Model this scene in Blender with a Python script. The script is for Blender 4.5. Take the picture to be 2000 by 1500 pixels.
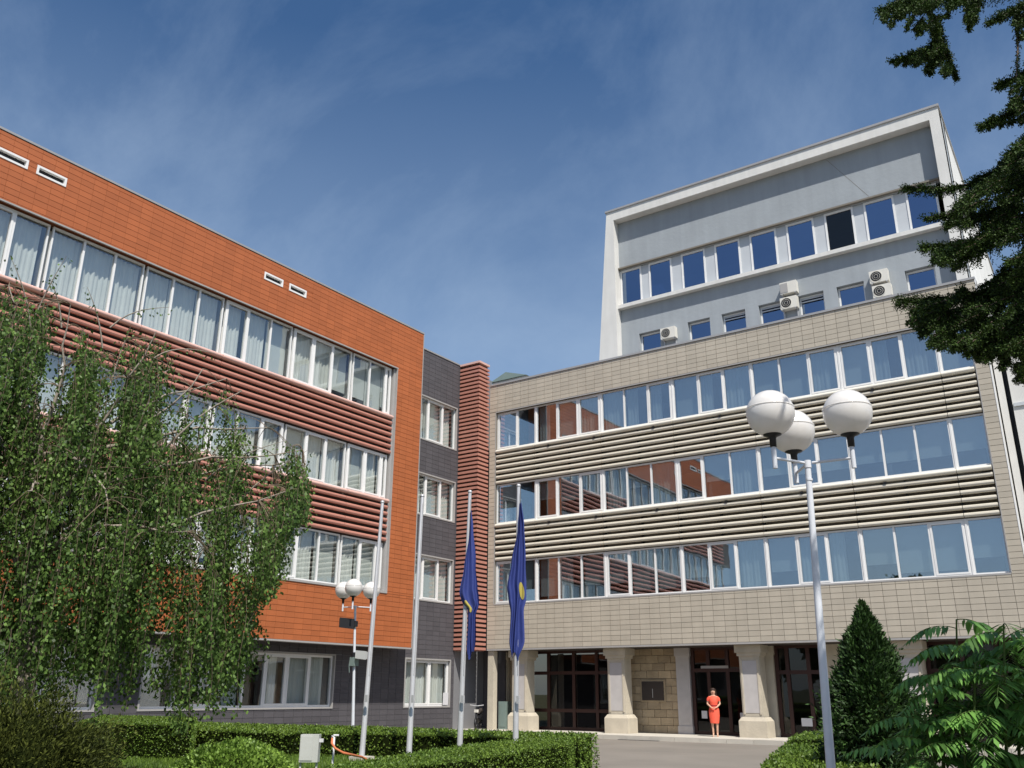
import bpy, bmesh, math, random
from mathutils import Vector, Matrix, noise
random.seed(7)
R = math.radians
for o in list(bpy.data.objects): bpy.data.objects.remove(o)
S = bpy.context.scene
COL = S.collection
# ------------------------------------------------------------------ camera
CAMZ = 1.65
YAW, PITCH, ROLL, FPX = -0.608066, 0.332623, 0.0053063, 1747.78
fw = Vector((math.sin(YAW)*math.cos(PITCH), math.cos(YAW)*math.cos(PITCH), math.sin(PITCH)))
rt0 = Vector((math.cos(YAW), -math.sin(YAW), 0)); up0 = rt0.cross(fw)
cr, sr = math.cos(ROLL), math.sin(ROLL)
RT = rt0*cr+up0*sr; UP = up0*cr-rt0*sr
cd = bpy.data.cameras.new('camera'); cam = bpy.data.objects.new('camera', cd); COL.objects.link(cam)
cam.matrix_world = Matrix(((RT.x, UP.x, -fw.x, 0), (RT.y, UP.y, -fw.y, 0), (RT.z, UP.z, -fw.z, CAMZ), (0, 0, 0, 1)))
cd.sensor_width = 36; cd.lens = FPX/2000*36; cd.clip_end = 3000; cd.clip_start = 0.05
S.camera = cam
# ------------------------------------------------------------------ sky and sun
SUNV = Vector((1.12, -0.88, 2.04)).normalized()
EL = math.asin(SUNV.z); AZ = math.atan2(SUNV.x, SUNV.y)
W = bpy.data.worlds.new('World'); S.world = W; W.use_nodes = True
nt = W.node_tree; nt.nodes.clear()
def N(t, typ, **kw):
    n = t.nodes.new(typ)
    for k, v in kw.items(): setattr(n, k, v)
    return n
sky = N(nt, 'ShaderNodeTexSky', sky_type='NISHITA', sun_disc=False)
sky.sun_elevation = EL; sky.sun_rotation = AZ; sky.altitude = 300; sky.air_density = 1.0; sky.dust_density = 1.3; sky.ozone_density = 2.5
bg = N(nt, 'ShaderNodeBackground'); bg.inputs[1].default_value = 0.083
tc = N(nt, 'ShaderNodeTexCoord'); mp = N(nt, 'ShaderNodeMapping')
mp.inputs['Rotation'].default_value = (R(20), R(35), R(10)); mp.inputs['Scale'].default_value = (1.7, 2.6, 2.0)
nz = N(nt, 'ShaderNodeTexNoise'); nz.inputs['Scale'].default_value = 1.3; nz.inputs['Detail'].default_value = 9; nz.inputs['Roughness'].default_value = 0.62; nz.inputs['Distortion'].default_value = 0.35
rp = N(nt, 'ShaderNodeValToRGB'); rp.color_ramp.elements[0].position = 0.44; rp.color_ramp.elements[1].position = 0.8
rp.color_ramp.elements[1].color = (0.3, 0.3, 0.3, 1)
mx = N(nt, 'ShaderNodeMixRGB'); mx.inputs[2].default_value = (4.6, 5.8, 7.4, 1)
hs = N(nt, 'ShaderNodeHueSaturation'); hs.inputs['Saturation'].default_value = 1.2; hs.inputs['Hue'].default_value = 0.5
L = nt.links.new
L(tc.outputs['Generated'], mp.inputs[0]); L(mp.outputs[0], nz.inputs[0]); L(nz.outputs[0], rp.inputs[0])
L(sky.outputs[0], hs.inputs['Color']); L(hs.outputs[0], mx.inputs[1]); 
sx_ = N(nt, 'ShaderNodeSeparateXYZ'); L(tc.outputs['Generated'], sx_.inputs[0])
hz = N(nt, 'ShaderNodeMapRange'); hz.inputs['From Min'].default_value = 0.64; hz.inputs['From Max'].default_value = 0.22; hz.inputs['To Min'].default_value = 0.0; hz.inputs['To Max'].default_value = 0.42
L(sx_.outputs['Z'], hz.inputs['Value'])
n9 = N(nt, 'ShaderNodeTexNoise'); n9.inputs['Scale'].default_value = 2.2; n9.inputs['Detail'].default_value = 4; L(tc.outputs['Generated'], n9.inputs[0])
m9 = N(nt, 'ShaderNodeMapRange'); m9.inputs['From Min'].default_value = 0.3; m9.inputs['From Max'].default_value = 0.7; m9.inputs['To Min'].default_value = 0.7; m9.inputs['To Max'].default_value = 1.25; L(n9.outputs[0], m9.inputs['Value'])
h2 = N(nt, 'ShaderNodeMath', operation='MULTIPLY'); L(hz.outputs[0], h2.inputs[0]); L(m9.outputs[0], h2.inputs[1])
h3 = N(nt, 'ShaderNodeMath', operation='ADD'); L(h2.outputs[0], h3.inputs[0]); L(rp.outputs[0], h3.inputs[1]); h3.use_clamp = True
L(h3.outputs[0], mx.inputs[0]); L(mx.outputs[0], bg.inputs[0])
wo = N(nt, 'ShaderNodeOutputWorld'); L(bg.outputs[0], wo.inputs[0])
sl = bpy.data.lights.new('sun', 'SUN'); sl.energy = 4.1; sl.angle = R(0.53); sl.color = (1, 0.95, 0.87)
so = bpy.data.objects.new('sun', sl); COL.objects.link(so); so.rotation_euler = SUNV.to_track_quat('Z', 'Y').to_euler(); so.location = (0, 0, 60)
S.view_settings.view_transform = 'Standard'; S.view_settings.look = 'None'; S.view_settings.gamma = 1; S.view_settings.exposure = 0.47
S.view_settings.use_curve_mapping = False
S.render.engine = 'CYCLES'
S.cycles.max_bounces = 8; S.cycles.transparent_max_bounces = 16; S.cycles.glossy_bounces = 4; S.cycles.caustics_reflective = False

# ------------------------------------------------------------------ materials
def mat(name, col, rough=0.7, var=0.0, vscale=3.0, bump=0.0, bscale=30.0, metal=0.0, spec=0.4, island=0.0, objr=0.0, streak=0.0, trans=0.0, col2=None):
    m = bpy.data.materials.new(name); m.use_nodes = True
    t = m.node_tree; t.nodes.clear(); k = t.links.new
    out = N(t, 'ShaderNodeOutputMaterial'); b = N(t, 'ShaderNodeBsdfPrincipled')
    b.inputs['Roughness'].default_value = rough; b.inputs['Metallic'].default_value = metal; b.inputs['Specular IOR Level'].default_value = spec
    c = None
    rgb = N(t, 'ShaderNodeRGB'); rgb.outputs[0].default_value = (*col, 1); cur = rgb.outputs[0]
    def mul(cur, fac_out, lo, hi):
        r = N(t, 'ShaderNodeMapRange'); r.inputs['To Min'].default_value = lo; r.inputs['To Max'].default_value = hi
        k(fac_out, r.inputs['Value'])
        x = N(t, 'ShaderNodeVectorMath', operation='SCALE'); k(cur, x.inputs[0]); k(r.outputs[0], x.inputs['Scale']); return x.outputs[0]
    geo = N(t, 'ShaderNodeNewGeometry')
    if col2:
        n2 = N(t, 'ShaderNodeTexNoise'); n2.inputs['Scale'].default_value = vscale*0.7; n2.inputs['Detail'].default_value = 4; k(geo.outputs['Position'], n2.inputs['Vector'])
        r2 = N(t, 'ShaderNodeMapRange'); r2.inputs['From Min'].default_value = 0.35; r2.inputs['From Max'].default_value = 0.65; k(n2.outputs[0], r2.inputs['Value'])
        m2 = N(t, 'ShaderNodeMixRGB'); k(cur, m2.inputs[1]); m2.inputs[2].default_value = (*col2, 1)
        if island:
            ad = N(t, 'ShaderNodeMath', operation='MULTIPLY_ADD'); k(geo.outputs['Random Per Island'], ad.inputs[0]); ad.inputs[1].default_value = 0.7; 
            sc = N(t, 'ShaderNodeMath', operation='MULTIPLY'); k(r2.outputs[0], sc.inputs[0]); sc.inputs[1].default_value = 0.4
            k(sc.outputs[0], ad.inputs[2]); ad.use_clamp = True; k(ad.outputs[0], m2.inputs[0])
        else: k(r2.outputs[0], m2.inputs[0])
        cur = m2.outputs[0]
    if var:
        n1 = N(t, 'ShaderNodeTexNoise'); n1.inputs['Scale'].default_value = vscale; n1.inputs['Detail'].default_value = 6; k(geo.outputs['Position'], n1.inputs['Vector'])
        cur = mul(cur, n1.outputs[0], 1-var*2, 1+var*2)
    if streak:
        m3 = N(t, 'ShaderNodeMapping'); m3.inputs['Scale'].default_value = (2.2, 2.2, 0.18); k(geo.outputs['Position'], m3.inputs[0])
        n3 = N(t, 'ShaderNodeTexNoise'); n3.inputs['Scale'].default_value = 1.6; n3.inputs['Detail'].default_value = 5; k(m3.outputs[0], n3.inputs['Vector'])
        cur = mul(cur, n3.outputs[0], 1-streak*2, 1+streak*2)
    if island: cur = mul(cur, geo.outputs['Random Per Island'], 1-island, 1+island)
    if objr:
        oi = N(t, 'ShaderNodeObjectInfo'); cur = mul(cur, oi.outputs['Random'], 1-objr, 1+objr)
    k(cur, b.inputs['Base Color'])
    if bump:
        nb = N(t, 'ShaderNodeTexNoise'); nb.inputs['Scale'].default_value = bscale; nb.inputs['Detail'].default_value = 5; k(geo.outputs['Position'], nb.inputs['Vector'])
        bp = N(t, 'ShaderNodeBump'); bp.inputs['Strength'].default_value = bump; bp.inputs['Distance'].default_value = 0.03; k(nb.outputs[0], bp.inputs['Height']); k(bp.outputs[0], b.inputs['Normal'])
    sh = b.outputs[0]
    if trans:
        tr = N(t, 'ShaderNodeBsdfTranslucent'); k(cur, tr.inputs[0]); ms = N(t, 'ShaderNodeMixShader'); ms.inputs[0].default_value = trans
        k(sh, ms.inputs[1]); k(tr.outputs[0], ms.inputs[2]); sh = ms.outputs[0]
    k(sh, out.inputs[0]); return m
def glass_mat(name, base, tint, refl=(0.93, 0.97, 1)):
    m = bpy.data.materials.new(name); m.use_nodes = True; t = m.node_tree; t.nodes.clear(); k = t.links.new
    out = N(t, 'ShaderNodeOutputMaterial'); lw = N(t, 'ShaderNodeLayerWeight'); lw.inputs[0].default_value = 0.5; fr = N(t, 'ShaderNodeMath', operation='POWER'); k(lw.outputs['Facing'], fr.inputs[0]); fr.inputs[1].default_value = 4.0
    ad = N(t, 'ShaderNodeMath', operation='MULTIPLY_ADD'); ad.inputs[1].default_value = 1.0; ad.inputs[2].default_value = base; ad.use_clamp = True
    g = N(t, 'ShaderNodeBsdfGlossy'); g.inputs['Roughness'].default_value = 0.0; g.inputs[0].default_value = (*refl, 1)
    nb = N(t, 'ShaderNodeTexNoise'); nb.inputs['Scale'].default_value = 0.9; geo = N(t, 'ShaderNodeNewGeometry'); k(geo.outputs['Position'], nb.inputs['Vector'])
    bp = N(t, 'ShaderNodeBump'); bp.inputs['Strength'].default_value = 0.08; bp.inputs['Distance'].default_value = 0.02; k(nb.outputs[0], bp.inputs['Height']); oi = N(t, 'ShaderNodeObjectInfo'); wn = N(t, 'ShaderNodeTexWhiteNoise', noise_dimensions='1D'); k(oi.outputs['Random'], wn.inputs['W'])
    sb_ = N(t, 'ShaderNodeVectorMath', operation='SUBTRACT'); k(wn.outputs['Color'], sb_.inputs[0]); sb_.inputs[1].default_value = (.5, .5, .5)
    sc_ = N(t, 'ShaderNodeVectorMath', operation='SCALE'); k(sb_.outputs[0], sc_.inputs[0]); sc_.inputs['Scale'].default_value = 0.03
    av = N(t, 'ShaderNodeVectorMath', operation='ADD'); k(bp.outputs[0], av.inputs[0]); k(sc_.outputs[0], av.inputs[1]); nm = N(t, 'ShaderNodeVectorMath', operation='NORMALIZE'); k(av.outputs[0], nm.inputs[0]); k(nm.outputs[0], g.inputs['Normal'])
    g.inputs['Roughness'].default_value = 0.015
    tr = N(t, 'ShaderNodeBsdfTransparent'); tr.inputs[0].default_value = (*tint, 1)
    ms = N(t, 'ShaderNodeMixShader'); k(fr.outputs[0], ad.inputs[0]); k(ad.outputs[0], ms.inputs[0]); k(tr.outputs[0], ms.inputs[1]); k(g.outputs[0], ms.inputs[2]); k(ms.outputs[0], out.inputs[0])
    return m
M = dict(
 beige=mat('beige_tile', (0.455, 0.41, 0.335), 0.55, var=0.05, vscale=0.5, objr=0.06, streak=0.05),
 beigej=mat('beige_tile_run', (0.455, 0.41, 0.335), 0.55, var=0.05, vscale=0.5, island=0.06, streak=0.05),
 orange=mat('terracotta_tile', (0.41, 0.122, 0.042), 0.5, var=0.05, vscale=0.6, objr=0.08, streak=0.04),
 orangej=mat('terracotta_tile_run', (0.41, 0.122, 0.042), 0.5, var=0.05, vscale=0.6, island=0.08, streak=0.04),
 dark=mat('anthracite_tile', (0.095, 0.09, 0.098), 0.6, var=0.06, vscale=0.7, objr=0.08, streak=0.05, spec=0.15),
 darkj=mat('anthracite_tile_run', (0.095, 0.09, 0.098), 0.6, var=0.06, vscale=0.7, island=0.08, streak=0.05, spec=0.15),
 joint=mat('joint_backing', (0.2, 0.18, 0.15), 0.9),
 ojoint=mat('orange_joint_backing', (0.25, 0.08, 0.03), 0.9),
 djoint=mat('dark_joint_backing', (0.2, 0.2, 0.21), 0.8),
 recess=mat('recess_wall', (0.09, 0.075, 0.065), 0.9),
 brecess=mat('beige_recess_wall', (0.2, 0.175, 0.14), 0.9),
 trim=mat('grey_trim', (0.36, 0.35, 0.34), 0.45, var=0.04),
 coping=mat('coping_metal', (0.4, 0.39, 0.38), 0.4, var=0.04, metal=0.3),
 white=mat('white_frame', (0.78, 0.78, 0.77), 0.35, var=0.02),
 bslat=mat('cream_louvre', (0.6, 0.56, 0.47), 0.4, var=0.03),
 rslat=mat('red_louvre', (0.46, 0.21, 0.16), 0.42, var=0.04),
 pinkl=mat('pale_red_ledge', (0.66, 0.42, 0.36), 0.4, var=0.04),
 creaml=mat('cream_ledge', (0.72, 0.69, 0.6), 0.4, var=0.03),
 stucco=mat('blue_grey_stucco', (0.32, 0.35, 0.375), 0.9, var=0.05, vscale=0.8, bump=0.25, bscale=6, streak=0.06),
 wstucco=mat('white_stucco', (0.66, 0.655, 0.63), 0.85, var=0.05, vscale=1.2, streak=0.07, bump=0.1),
 panel=mat('window_infill_panel', (0.5, 0.53, 0.56), 0.6, var=0.03),
 stone=mat('travertine', (0.5, 0.45, 0.36), 0.8, var=0.1, vscale=2.5, bump=0.25, bscale=14, streak=0.06, objr=0.05),
 stonew=mat('rough_stone_block', (0.4, 0.315, 0.205), 0.85, var=0.16, vscale=3, bump=0.6, bscale=16, objr=0.18),
 stonep=mat('grey_marble', (0.48, 0.46, 0.45), 0.6, var=0.08, vscale=3),
 brown=mat('dark_brown_frame', (0.045, 0.018, 0.014), 0.45),
 black=mat('black_plastic', (0.012, 0.012, 0.014), 0.45),
 inside=mat('room_interior', (0.16, 0.15, 0.14), 0.9),
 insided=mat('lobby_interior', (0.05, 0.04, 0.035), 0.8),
 curtain=mat('white_curtain', (0.8, 0.8, 0.77), 0.9, var=0.04, trans=0.12),
 blind=mat('grey_blind', (0.66, 0.68, 0.66), 0.9, var=0.03, trans=0.1),
 asphalt=mat('plaza_asphalt', (0.185, 0.167, 0.145), 0.9, var=0.1, vscale=0.5, bump=0.2, bscale=60, col2=(0.21, 0.19, 0.165)),
 kerb=mat('kerb_concrete', (0.5, 0.47, 0.41), 0.85, var=0.08, vscale=3, objr=0.05),
 soil=mat('ground_soil', (0.09, 0.075, 0.05), 0.95, var=0.15, col2=(0.05, 0.075, 0.025)),
 lawn=mat('lawn_green', (0.06, 0.1, 0.02), 0.95, var=0.2, vscale=6, col2=(0.08, 0.12, 0.03)),
 steel=mat('pole_grey', (0.5, 0.5, 0.51), 0.35, var=0.05, vscale=5, metal=0.25),
 lpost=mat('lamp_post_paint', (0.66, 0.68, 0.72), 0.3, var=0.05, vscale=5),
 globe=mat('opal_globe', (0.82, 0.8, 0.77), 0.13, var=0.03, vscale=9, spec=0.6, trans=0.25),
 ac=mat('ac_housing', (0.68, 0.66, 0.6), 0.5, var=0.04),
 flag=mat('blue_flag', (0.035, 0.055, 0.23), 0.7, var=0.06, vscale=5, trans=0.2),
 gold=mat('gold_emblem', (0.5, 0.42, 0.1), 0.7, trans=0.2),
 box=mat('electrical_box_paint', (0.5, 0.51, 0.49), 0.45, var=0.05, streak=0.05),
 hose=mat('orange_hose', (0.55, 0.17, 0.07), 0.5),
 cab=mat('green_grey_cabinet', (0.2, 0.26, 0.24), 0.5, var=0.05),
 paper=mat('paper_notice', (0.6, 0.6, 0.62), 0.8),
 dress=mat('coral_dress', (0.86, 0.115, 0.065), 0.75, var=0.05, vscale=12),
 belt=mat('dark_red_belt', (0.28, 0.02, 0.02), 0.6),
 skin=mat('skin', (0.6, 0.36, 0.25), 0.55),
 hair=mat('dark_hair', (0.035, 0.018, 0.012), 0.6),
 bark=mat('brown_bark', (0.11, 0.08, 0.06), 0.9, var=0.15, vscale=9, bump=0.5),
 birchb=mat('birch_bark', (0.3, 0.26, 0.21), 0.8, var=0.2, vscale=7, bump=0.3),
 twig=mat('birch_twig', (0.16, 0.12, 0.08), 0.8, var=0.1),
 birch=mat('birch_leaf', (0.05, 0.105, 0.024), 0.45, island=0.5, trans=0.36, col2=(0.12, 0.195, 0.045), vscale=1.5, spec=0.2),
 hedge=mat('hedge_leaf', (0.075, 0.15, 0.02), 0.5, island=0.3, trans=0.3, col2=(0.15, 0.23, 0.03), vscale=1.2),
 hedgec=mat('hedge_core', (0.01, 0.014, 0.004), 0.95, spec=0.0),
 bushl=mat('round_bush_leaf', (0.14, 0.25, 0.035), 0.5, island=0.25, trans=0.3, col2=(0.22, 0.34, 0.055)),
 yew=mat('yew_leaf', (0.018, 0.028, 0.006), 0.6, island=0.55, trans=0.08, col2=(0.07, 0.082, 0.016), spec=0.1),
 conif=mat('fir_needle', (0.014, 0.028, 0.009), 0.55, island=0.45, trans=0.08, col2=(0.05, 0.09, 0.016), spec=0.15),
 cypress=mat('cypress_leaf', (0.016, 0.04, 0.01), 0.6, island=0.4, trans=0.1, col2=(0.035, 0.08, 0.014)),
 sumac=mat('sumac_leaf', (0.085, 0.21, 0.045), 0.42, island=0.4, trans=0.35, col2=(0.16, 0.32, 0.07), vscale=2),
 far=mat('far_tree_leaf', (0.04, 0.07, 0.02), 0.7, island=0.3, trans=0.1),
)
M['glass'] = glass_mat('window_glass', 0.13, (0.96, 0.985, 0.975))
M['glassb'] = glass_mat('reflective_window_glass', 0.29, (0.78, 0.84, 0.86), (0.82, 0.87, 0.92))
M['glasst'] = glass_mat('tower_window_glass', 0.5, (0.2, 0.25, 0.36), (0.31, 0.43, 0.64))
M['glassd'] = glass_mat('lobby_glass', 0.04, (0.5, 0.48, 0.45))

# ------------------------------------------------------------------ helpers
class MB:
    def __init__(s): s.v = []; s.f = []; s.sm = []
    def add(s, vs, fs, smooth=False):
        b = len(s.v); s.v += [tuple(p) for p in vs]; s.f += [tuple(i+b for i in f) for f in fs]; s.sm += [smooth]*len(fs); return s
    def box(s, x0, x1, y0, y1, z0, z1):
        vs = [(x0,y0,z0),(x1,y0,z0),(x1,y1,z0),(x0,y1,z0),(x0,y0,z1),(x1,y0,z1),(x1,y1,z1),(x0,y1,z1)]
        return s.add(vs, [(0,3,2,1),(4,5,6,7),(0,1,5,4),(1,2,6,5),(2,3,7,6),(3,0,4,7)])
    def quad(s, a, b, c, d): return s.add([a,b,c,d], [(0,1,2,3)])
    def prism(s, pts, z0, z1):            # pts: 2D ccw polygon in XY
        n = len(pts)
        vs = [(x,y,z0) for x,y in pts]+[(x,y,z1) for x,y in pts]
        return s.add(vs, [tuple(range(n-1,-1,-1)), tuple(range(n,2*n))]+[(i,(i+1)%n,n+(i+1)%n,n+i) for i in range(n)])
    def ext(s, prof, p0, p1, u, v, smooth=False):     # profile (a,b) in plane u,v swept p0->p1
        n = len(prof); p0 = Vector(p0); p1 = Vector(p1); u = Vector(u); v = Vector(v)
        vs = [p0+u*a+v*b for a,b in prof]+[p1+u*a+v*b for a,b in prof]
        return s.add(vs, [tuple(range(n-1,-1,-1)), tuple(range(n,2*n))], False).add(vs, [(i,(i+1)%n,n+(i+1)%n,n+i) for i in range(n)], smooth)
    def tube(s, pts, rads, seg=8, cap=True, smooth=True):
        pts = [Vector(p) for p in pts]; n = len(pts)
        if not hasattr(rads, '__len__'): rads = [rads]*n
        d0 = (pts[1]-pts[0]).normalized(); a = d0.orthogonal().normalized(); vs = []
        for i in range(n):
            d = (pts[min(i+1,n-1)]-pts[max(i-1,0)]).normalized()
            a = (a-d*a.dot(d)); a = a.normalized() if a.length > 1e-6 else d.orthogonal().normalized(); b = d.cross(a)
            for k in range(seg):
                t = 2*math.pi*k/seg; vs.append(pts[i]+(a*math.cos(t)+b*math.sin(t))*rads[i])
        fs = [(i*seg+k, i*seg+(k+1)%seg, (i+1)*seg+(k+1)%seg, (i+1)*seg+k) for i in range(n-1) for k in range(seg)]
        s.add(vs, fs, smooth)
        if cap and seg > 3: s.add(vs[:seg], [tuple(range(seg-1,-1,-1))]); s.add(vs[-seg:], [tuple(range(seg))])
        return s
    def lathe(s, c, prof, seg=24, smooth=True):   # prof: (r,z)
        c = Vector(c); vs = []
        for r, z in prof:
            for k in range(seg):
                t = 2*math.pi*k/seg; vs.append(c+Vector((r*math.cos(t), r*math.sin(t), z)))
        n = len(prof)
        return s.add(vs, [(i*seg+k, i*seg+(k+1)%seg, (i+1)*seg+(k+1)%seg, (i+1)*seg+k) for i in range(n-1) for k in range(seg)], smooth)
    def mesh(s, name, m, m2=None):
        me = bpy.data.meshes.new(name); me.from_pydata(s.v, [], s.f); me.materials.append(m)
        if m2: me.materials.append(m2)
        me.polygons.foreach_set('use_smooth', s.sm); me.update(); return me
def tag(o, label=None, cat=None, group=None, kind=None):
    if label: o['label'] = label
    if cat: o['category'] = cat
    if group: o['group'] = group
    if kind: o['kind'] = kind
    return o
def obj(name, me, parent=None, m=None, loc=None):
    """mesh given in world coordinates unless loc is passed"""
    if isinstance(me, MB): me = me.mesh(name, m)
    o = bpy.data.objects.new(name, me); COL.objects.link(o)
    if parent:
        o.parent = parent
        w = WORLD.get(parent.name, Vector((0,0,0)))
        o.location = (Vector(loc) if loc is not None else Vector((0,0,0)))-w
        WORLD[o.name] = Vector(loc) if loc is not None else Vector((0,0,0))
    elif loc is not None: o.location = loc; WORLD[o.name] = Vector(loc)
    return o
WORLD = {}
def thing(name, loc, label, cat, group=None):
    o = bpy.data.objects.new(name, None); COL.objects.link(o); o.location = loc; WORLD[o.name] = Vector(loc); o.empty_display_size = 0.3
    return tag(o, label, cat, group)
def P(px, py, dist):          # point seen at (px,py) of the 2000x1500 photograph, dist metres away along the ground
    d = fw*FPX+RT*(px-1000)+UP*(750-py); t = dist/math.hypot(d.x, d.y); return Vector((0,0,CAMZ))+d*t
def Pz(px, py, z):
    d = fw*FPX+RT*(px-1000)+UP*(750-py); t = (z-CAMZ)/d.z; return Vector((0,0,CAMZ))+d*t
def ellipse(a, b, n=10): return [(a*math.cos(2*math.pi*i/n), b*math.sin(2*math.pi*i/n)) for i in range(n)]

# tiles ------------------------------------------------------------
def tile_wall(parent, axis, plane, outward, rects, holes, tw, th, mats, z_org, a_org, depth=0.02, gap=0.014, keep=300, name='tile', ref=(0,0,1.65), vgap=0.014):
    """axis 'x': tiles run along x on plane y=plane, facing outward (-1/+1); axis 'y' likewise"""
    mt, mj = mats; full = []; cut = []
    for (a0, a1, z0, z1) in rects:
        i0 = math.floor((a0-a_org)/tw); i1 = math.ceil((a1-a_org)/tw); j0 = math.floor((z0-z_org)/th+1e-6); j1 = math.ceil((z1-z_org)/th-1e-6)
        for j in range(j0, j1):
            zz0 = max(z0, z_org+j*th); zz1 = min(z1, z_org+(j+1)*th)
            if zz1-zz0 < 0.04: continue
            for i in range(i0, i1):
                aa0 = max(a0, a_org+i*tw); aa1 = min(a1, a_org+(i+1)*tw)
                if aa1-aa0 < 0.04: continue
                pieces = [(aa0, aa1, zz0, zz1)]; hit = False
                for h in holes:
                    nxt = []
                    for (p, q, u0, u1) in pieces:
                        if p < h[1] and q > h[0] and u0 < h[3] and u1 > h[2]:
                            hit = True
                            for c in ((p, q, u0, h[2]), (p, q, h[3], u1), (p, h[0], max(u0,h[2]), min(u1,h[3])), (h[1], q, max(u0,h[2]), min(u1,h[3]))):
                                if c[1]-c[0] > 0.03 and c[3]-c[2] > 0.03: nxt.append(c)
                        else: nxt.append((p, q, u0, u1))
                    pieces = nxt
                if hit: cut += pieces; continue
                (full if (aa1-aa0 > tw-1e-4 and zz1-zz0 > th-1e-4) else cut).append((aa0, aa1, zz0, zz1))
    g = gap/2; gv = vgap/2
    def bx(mb, a0, a1, z0, z1):
        d0, d1 = (plane-0.0, plane+depth*-outward)
        lo, hi = min(d0,d1), max(d0,d1)
        if axis == 'x': mb.box(a0+gv, a1-gv, lo, hi, z0+g, z1-g)
        else: mb.box(lo, hi, a0+gv, a1-gv, z0+g, z1-g)
    def dist(t):
        a = (t[0]+t[1])/2; z = (t[2]+t[3])/2
        p = Vector((a, plane, z)) if axis == 'x' else Vector((plane, a, z))
        return (p-Vector(ref)).length
    full.sort(key=dist)
    one = MB(); 
    if axis == 'x': one.box(-tw/2+gv, tw/2-gv, 0, depth, -th/2+g, th/2-g)
    else: one.box(0, depth, -tw/2+gv, tw/2-gv, -th/2+g, th/2-g)
    me = one.mesh(name, mt)
    off = -depth if outward > 0 else 0.0
    for t in full[:keep]:
        a = (t[0]+t[1])/2; z = (t[2]+t[3])/2
        jit = random.uniform(-0.003, 0.003)
        to_ = obj(name, me, parent, loc=(a, plane+off+jit, z) if axis == 'x' else (plane+off+jit, a, z)); to_.rotation_euler = (random.gauss(0,.003), random.gauss(0,.003), random.gauss(0,.003))
    rest = full[keep:]+cut
    if rest:
        mb = MB()
        for t in rest: bx(mb, *t)
        tag(obj(name+'_run', mb, parent, mj), kind='stuff')

# window bays: part 'window' (frame) > pane, curtain
def window(parent, axis, plane, inward, a0, a1, z0, z1, cuts, gm, wide=0.05, opens=(), curtains=None, name='window', fm=None, glassd=0.05, back=True):
    """plane: outer face of frame. inward: +1/-1 direction into the building. cuts: mullion positions"""
    fm = fm or M['white']
    def B(mb, p, q, d0, d1, r, s):
        e0, e1 = plane+inward*d0, plane+inward*d1; lo, hi = min(e0,e1), max(e0,e1)
        if axis == 'x': mb.box(p, q, lo, hi, r, s)
        else: mb.box(lo, hi, p, q, r, s)
    fr = MB(); w = wide
    B(fr, a0, a1, 0, 0.08, z0, z0+w*1.2); B(fr, a0, a1, 0, 0.08, z1-w*1.2, z1)
    edges = [a0]+list(cuts)+[a1]
    B(fr, a0, a0+w, 0, 0.08, z0+w*1.2, z1-w*1.2); B(fr, a1-w, a1, 0, 0.08, z0+w*1.2, z1-w*1.2)
    for c in cuts: B(fr, c-w*0.7, c+w*0.7, 0, 0.08, z0+w*1.2, z1-w*1.2)
    wo_ = obj(name, fr, parent, fm)
    for i in range(len(edges)-1):
        p = edges[i]+(w if i == 0 else w*0.7); q = edges[i+1]-(w if i == len(edges)-2 else w*0.7); r = z0+w*1.2; s_ = z1-w*1.2
        if i in opens:
            sf = MB(); t = 0.06
            B(sf, p, q, -0.012, 0.06, r, r+t); B(sf, p, q, -0.012, 0.06, s_-t, s_); B(sf, p, p+t, -0.012, 0.06, r+t, s_-t); B(sf, q-t, q, -0.012, 0.06, r+t, s_-t)
            obj('sash', sf, wo_, fm); 
        gp = MB(); B(gp, p, q, glassd, glassd+0.008, r, s_); obj('pane', gp, wo_, gm)
        if curtains:
            kind = curtains(i)
            if kind: curtain(wo_, axis, plane+inward*0.28, inward, p-0.02, q+0.02, r, s_, kind)
    return wo_
def curtain(parent, axis, plane, inward, a0, a1, z0, z1, kind):
    mb = MB()
    if kind[0] == 'blind':
        zb = z0+(z1-z0)*kind[1]; mt = M['blind']
        if axis == 'x': mb.box(a0, a1, min(plane,plane+inward*0.01), max(plane,plane+inward*0.01), zb, z1)
        else: mb.box(min(plane,plane+inward*0.01), max(plane,plane+inward*0.01), a0, a1, zb, z1)
        obj('blind', mb, parent, mt); return
    f0, f1 = kind[1], kind[2]; b0 = a0+(a1-a0)*f0; b1 = a0+(a1-a0)*f1
    n = max(6, int((b1-b0)/0.045)); vs = []; ph = random.random()*6
    for i in range(n+1):
        a = b0+(b1-b0)*i/n; d = 0.035*math.sin(i*1.9+ph)+0.02*math.sin(i*0.7+ph*2); 
        for z in (z0-0.02, z1+0.02):
            vs.append((a, plane+inward*d, z) if axis == 'x' else (plane+inward*d, a, z))
    mb.add(vs, [(2*i, 2*i+2, 2*i+3, 2*i+1) for i in range(n)], True)
    obj('curtain', mb, parent, M['curtain'])

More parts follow.
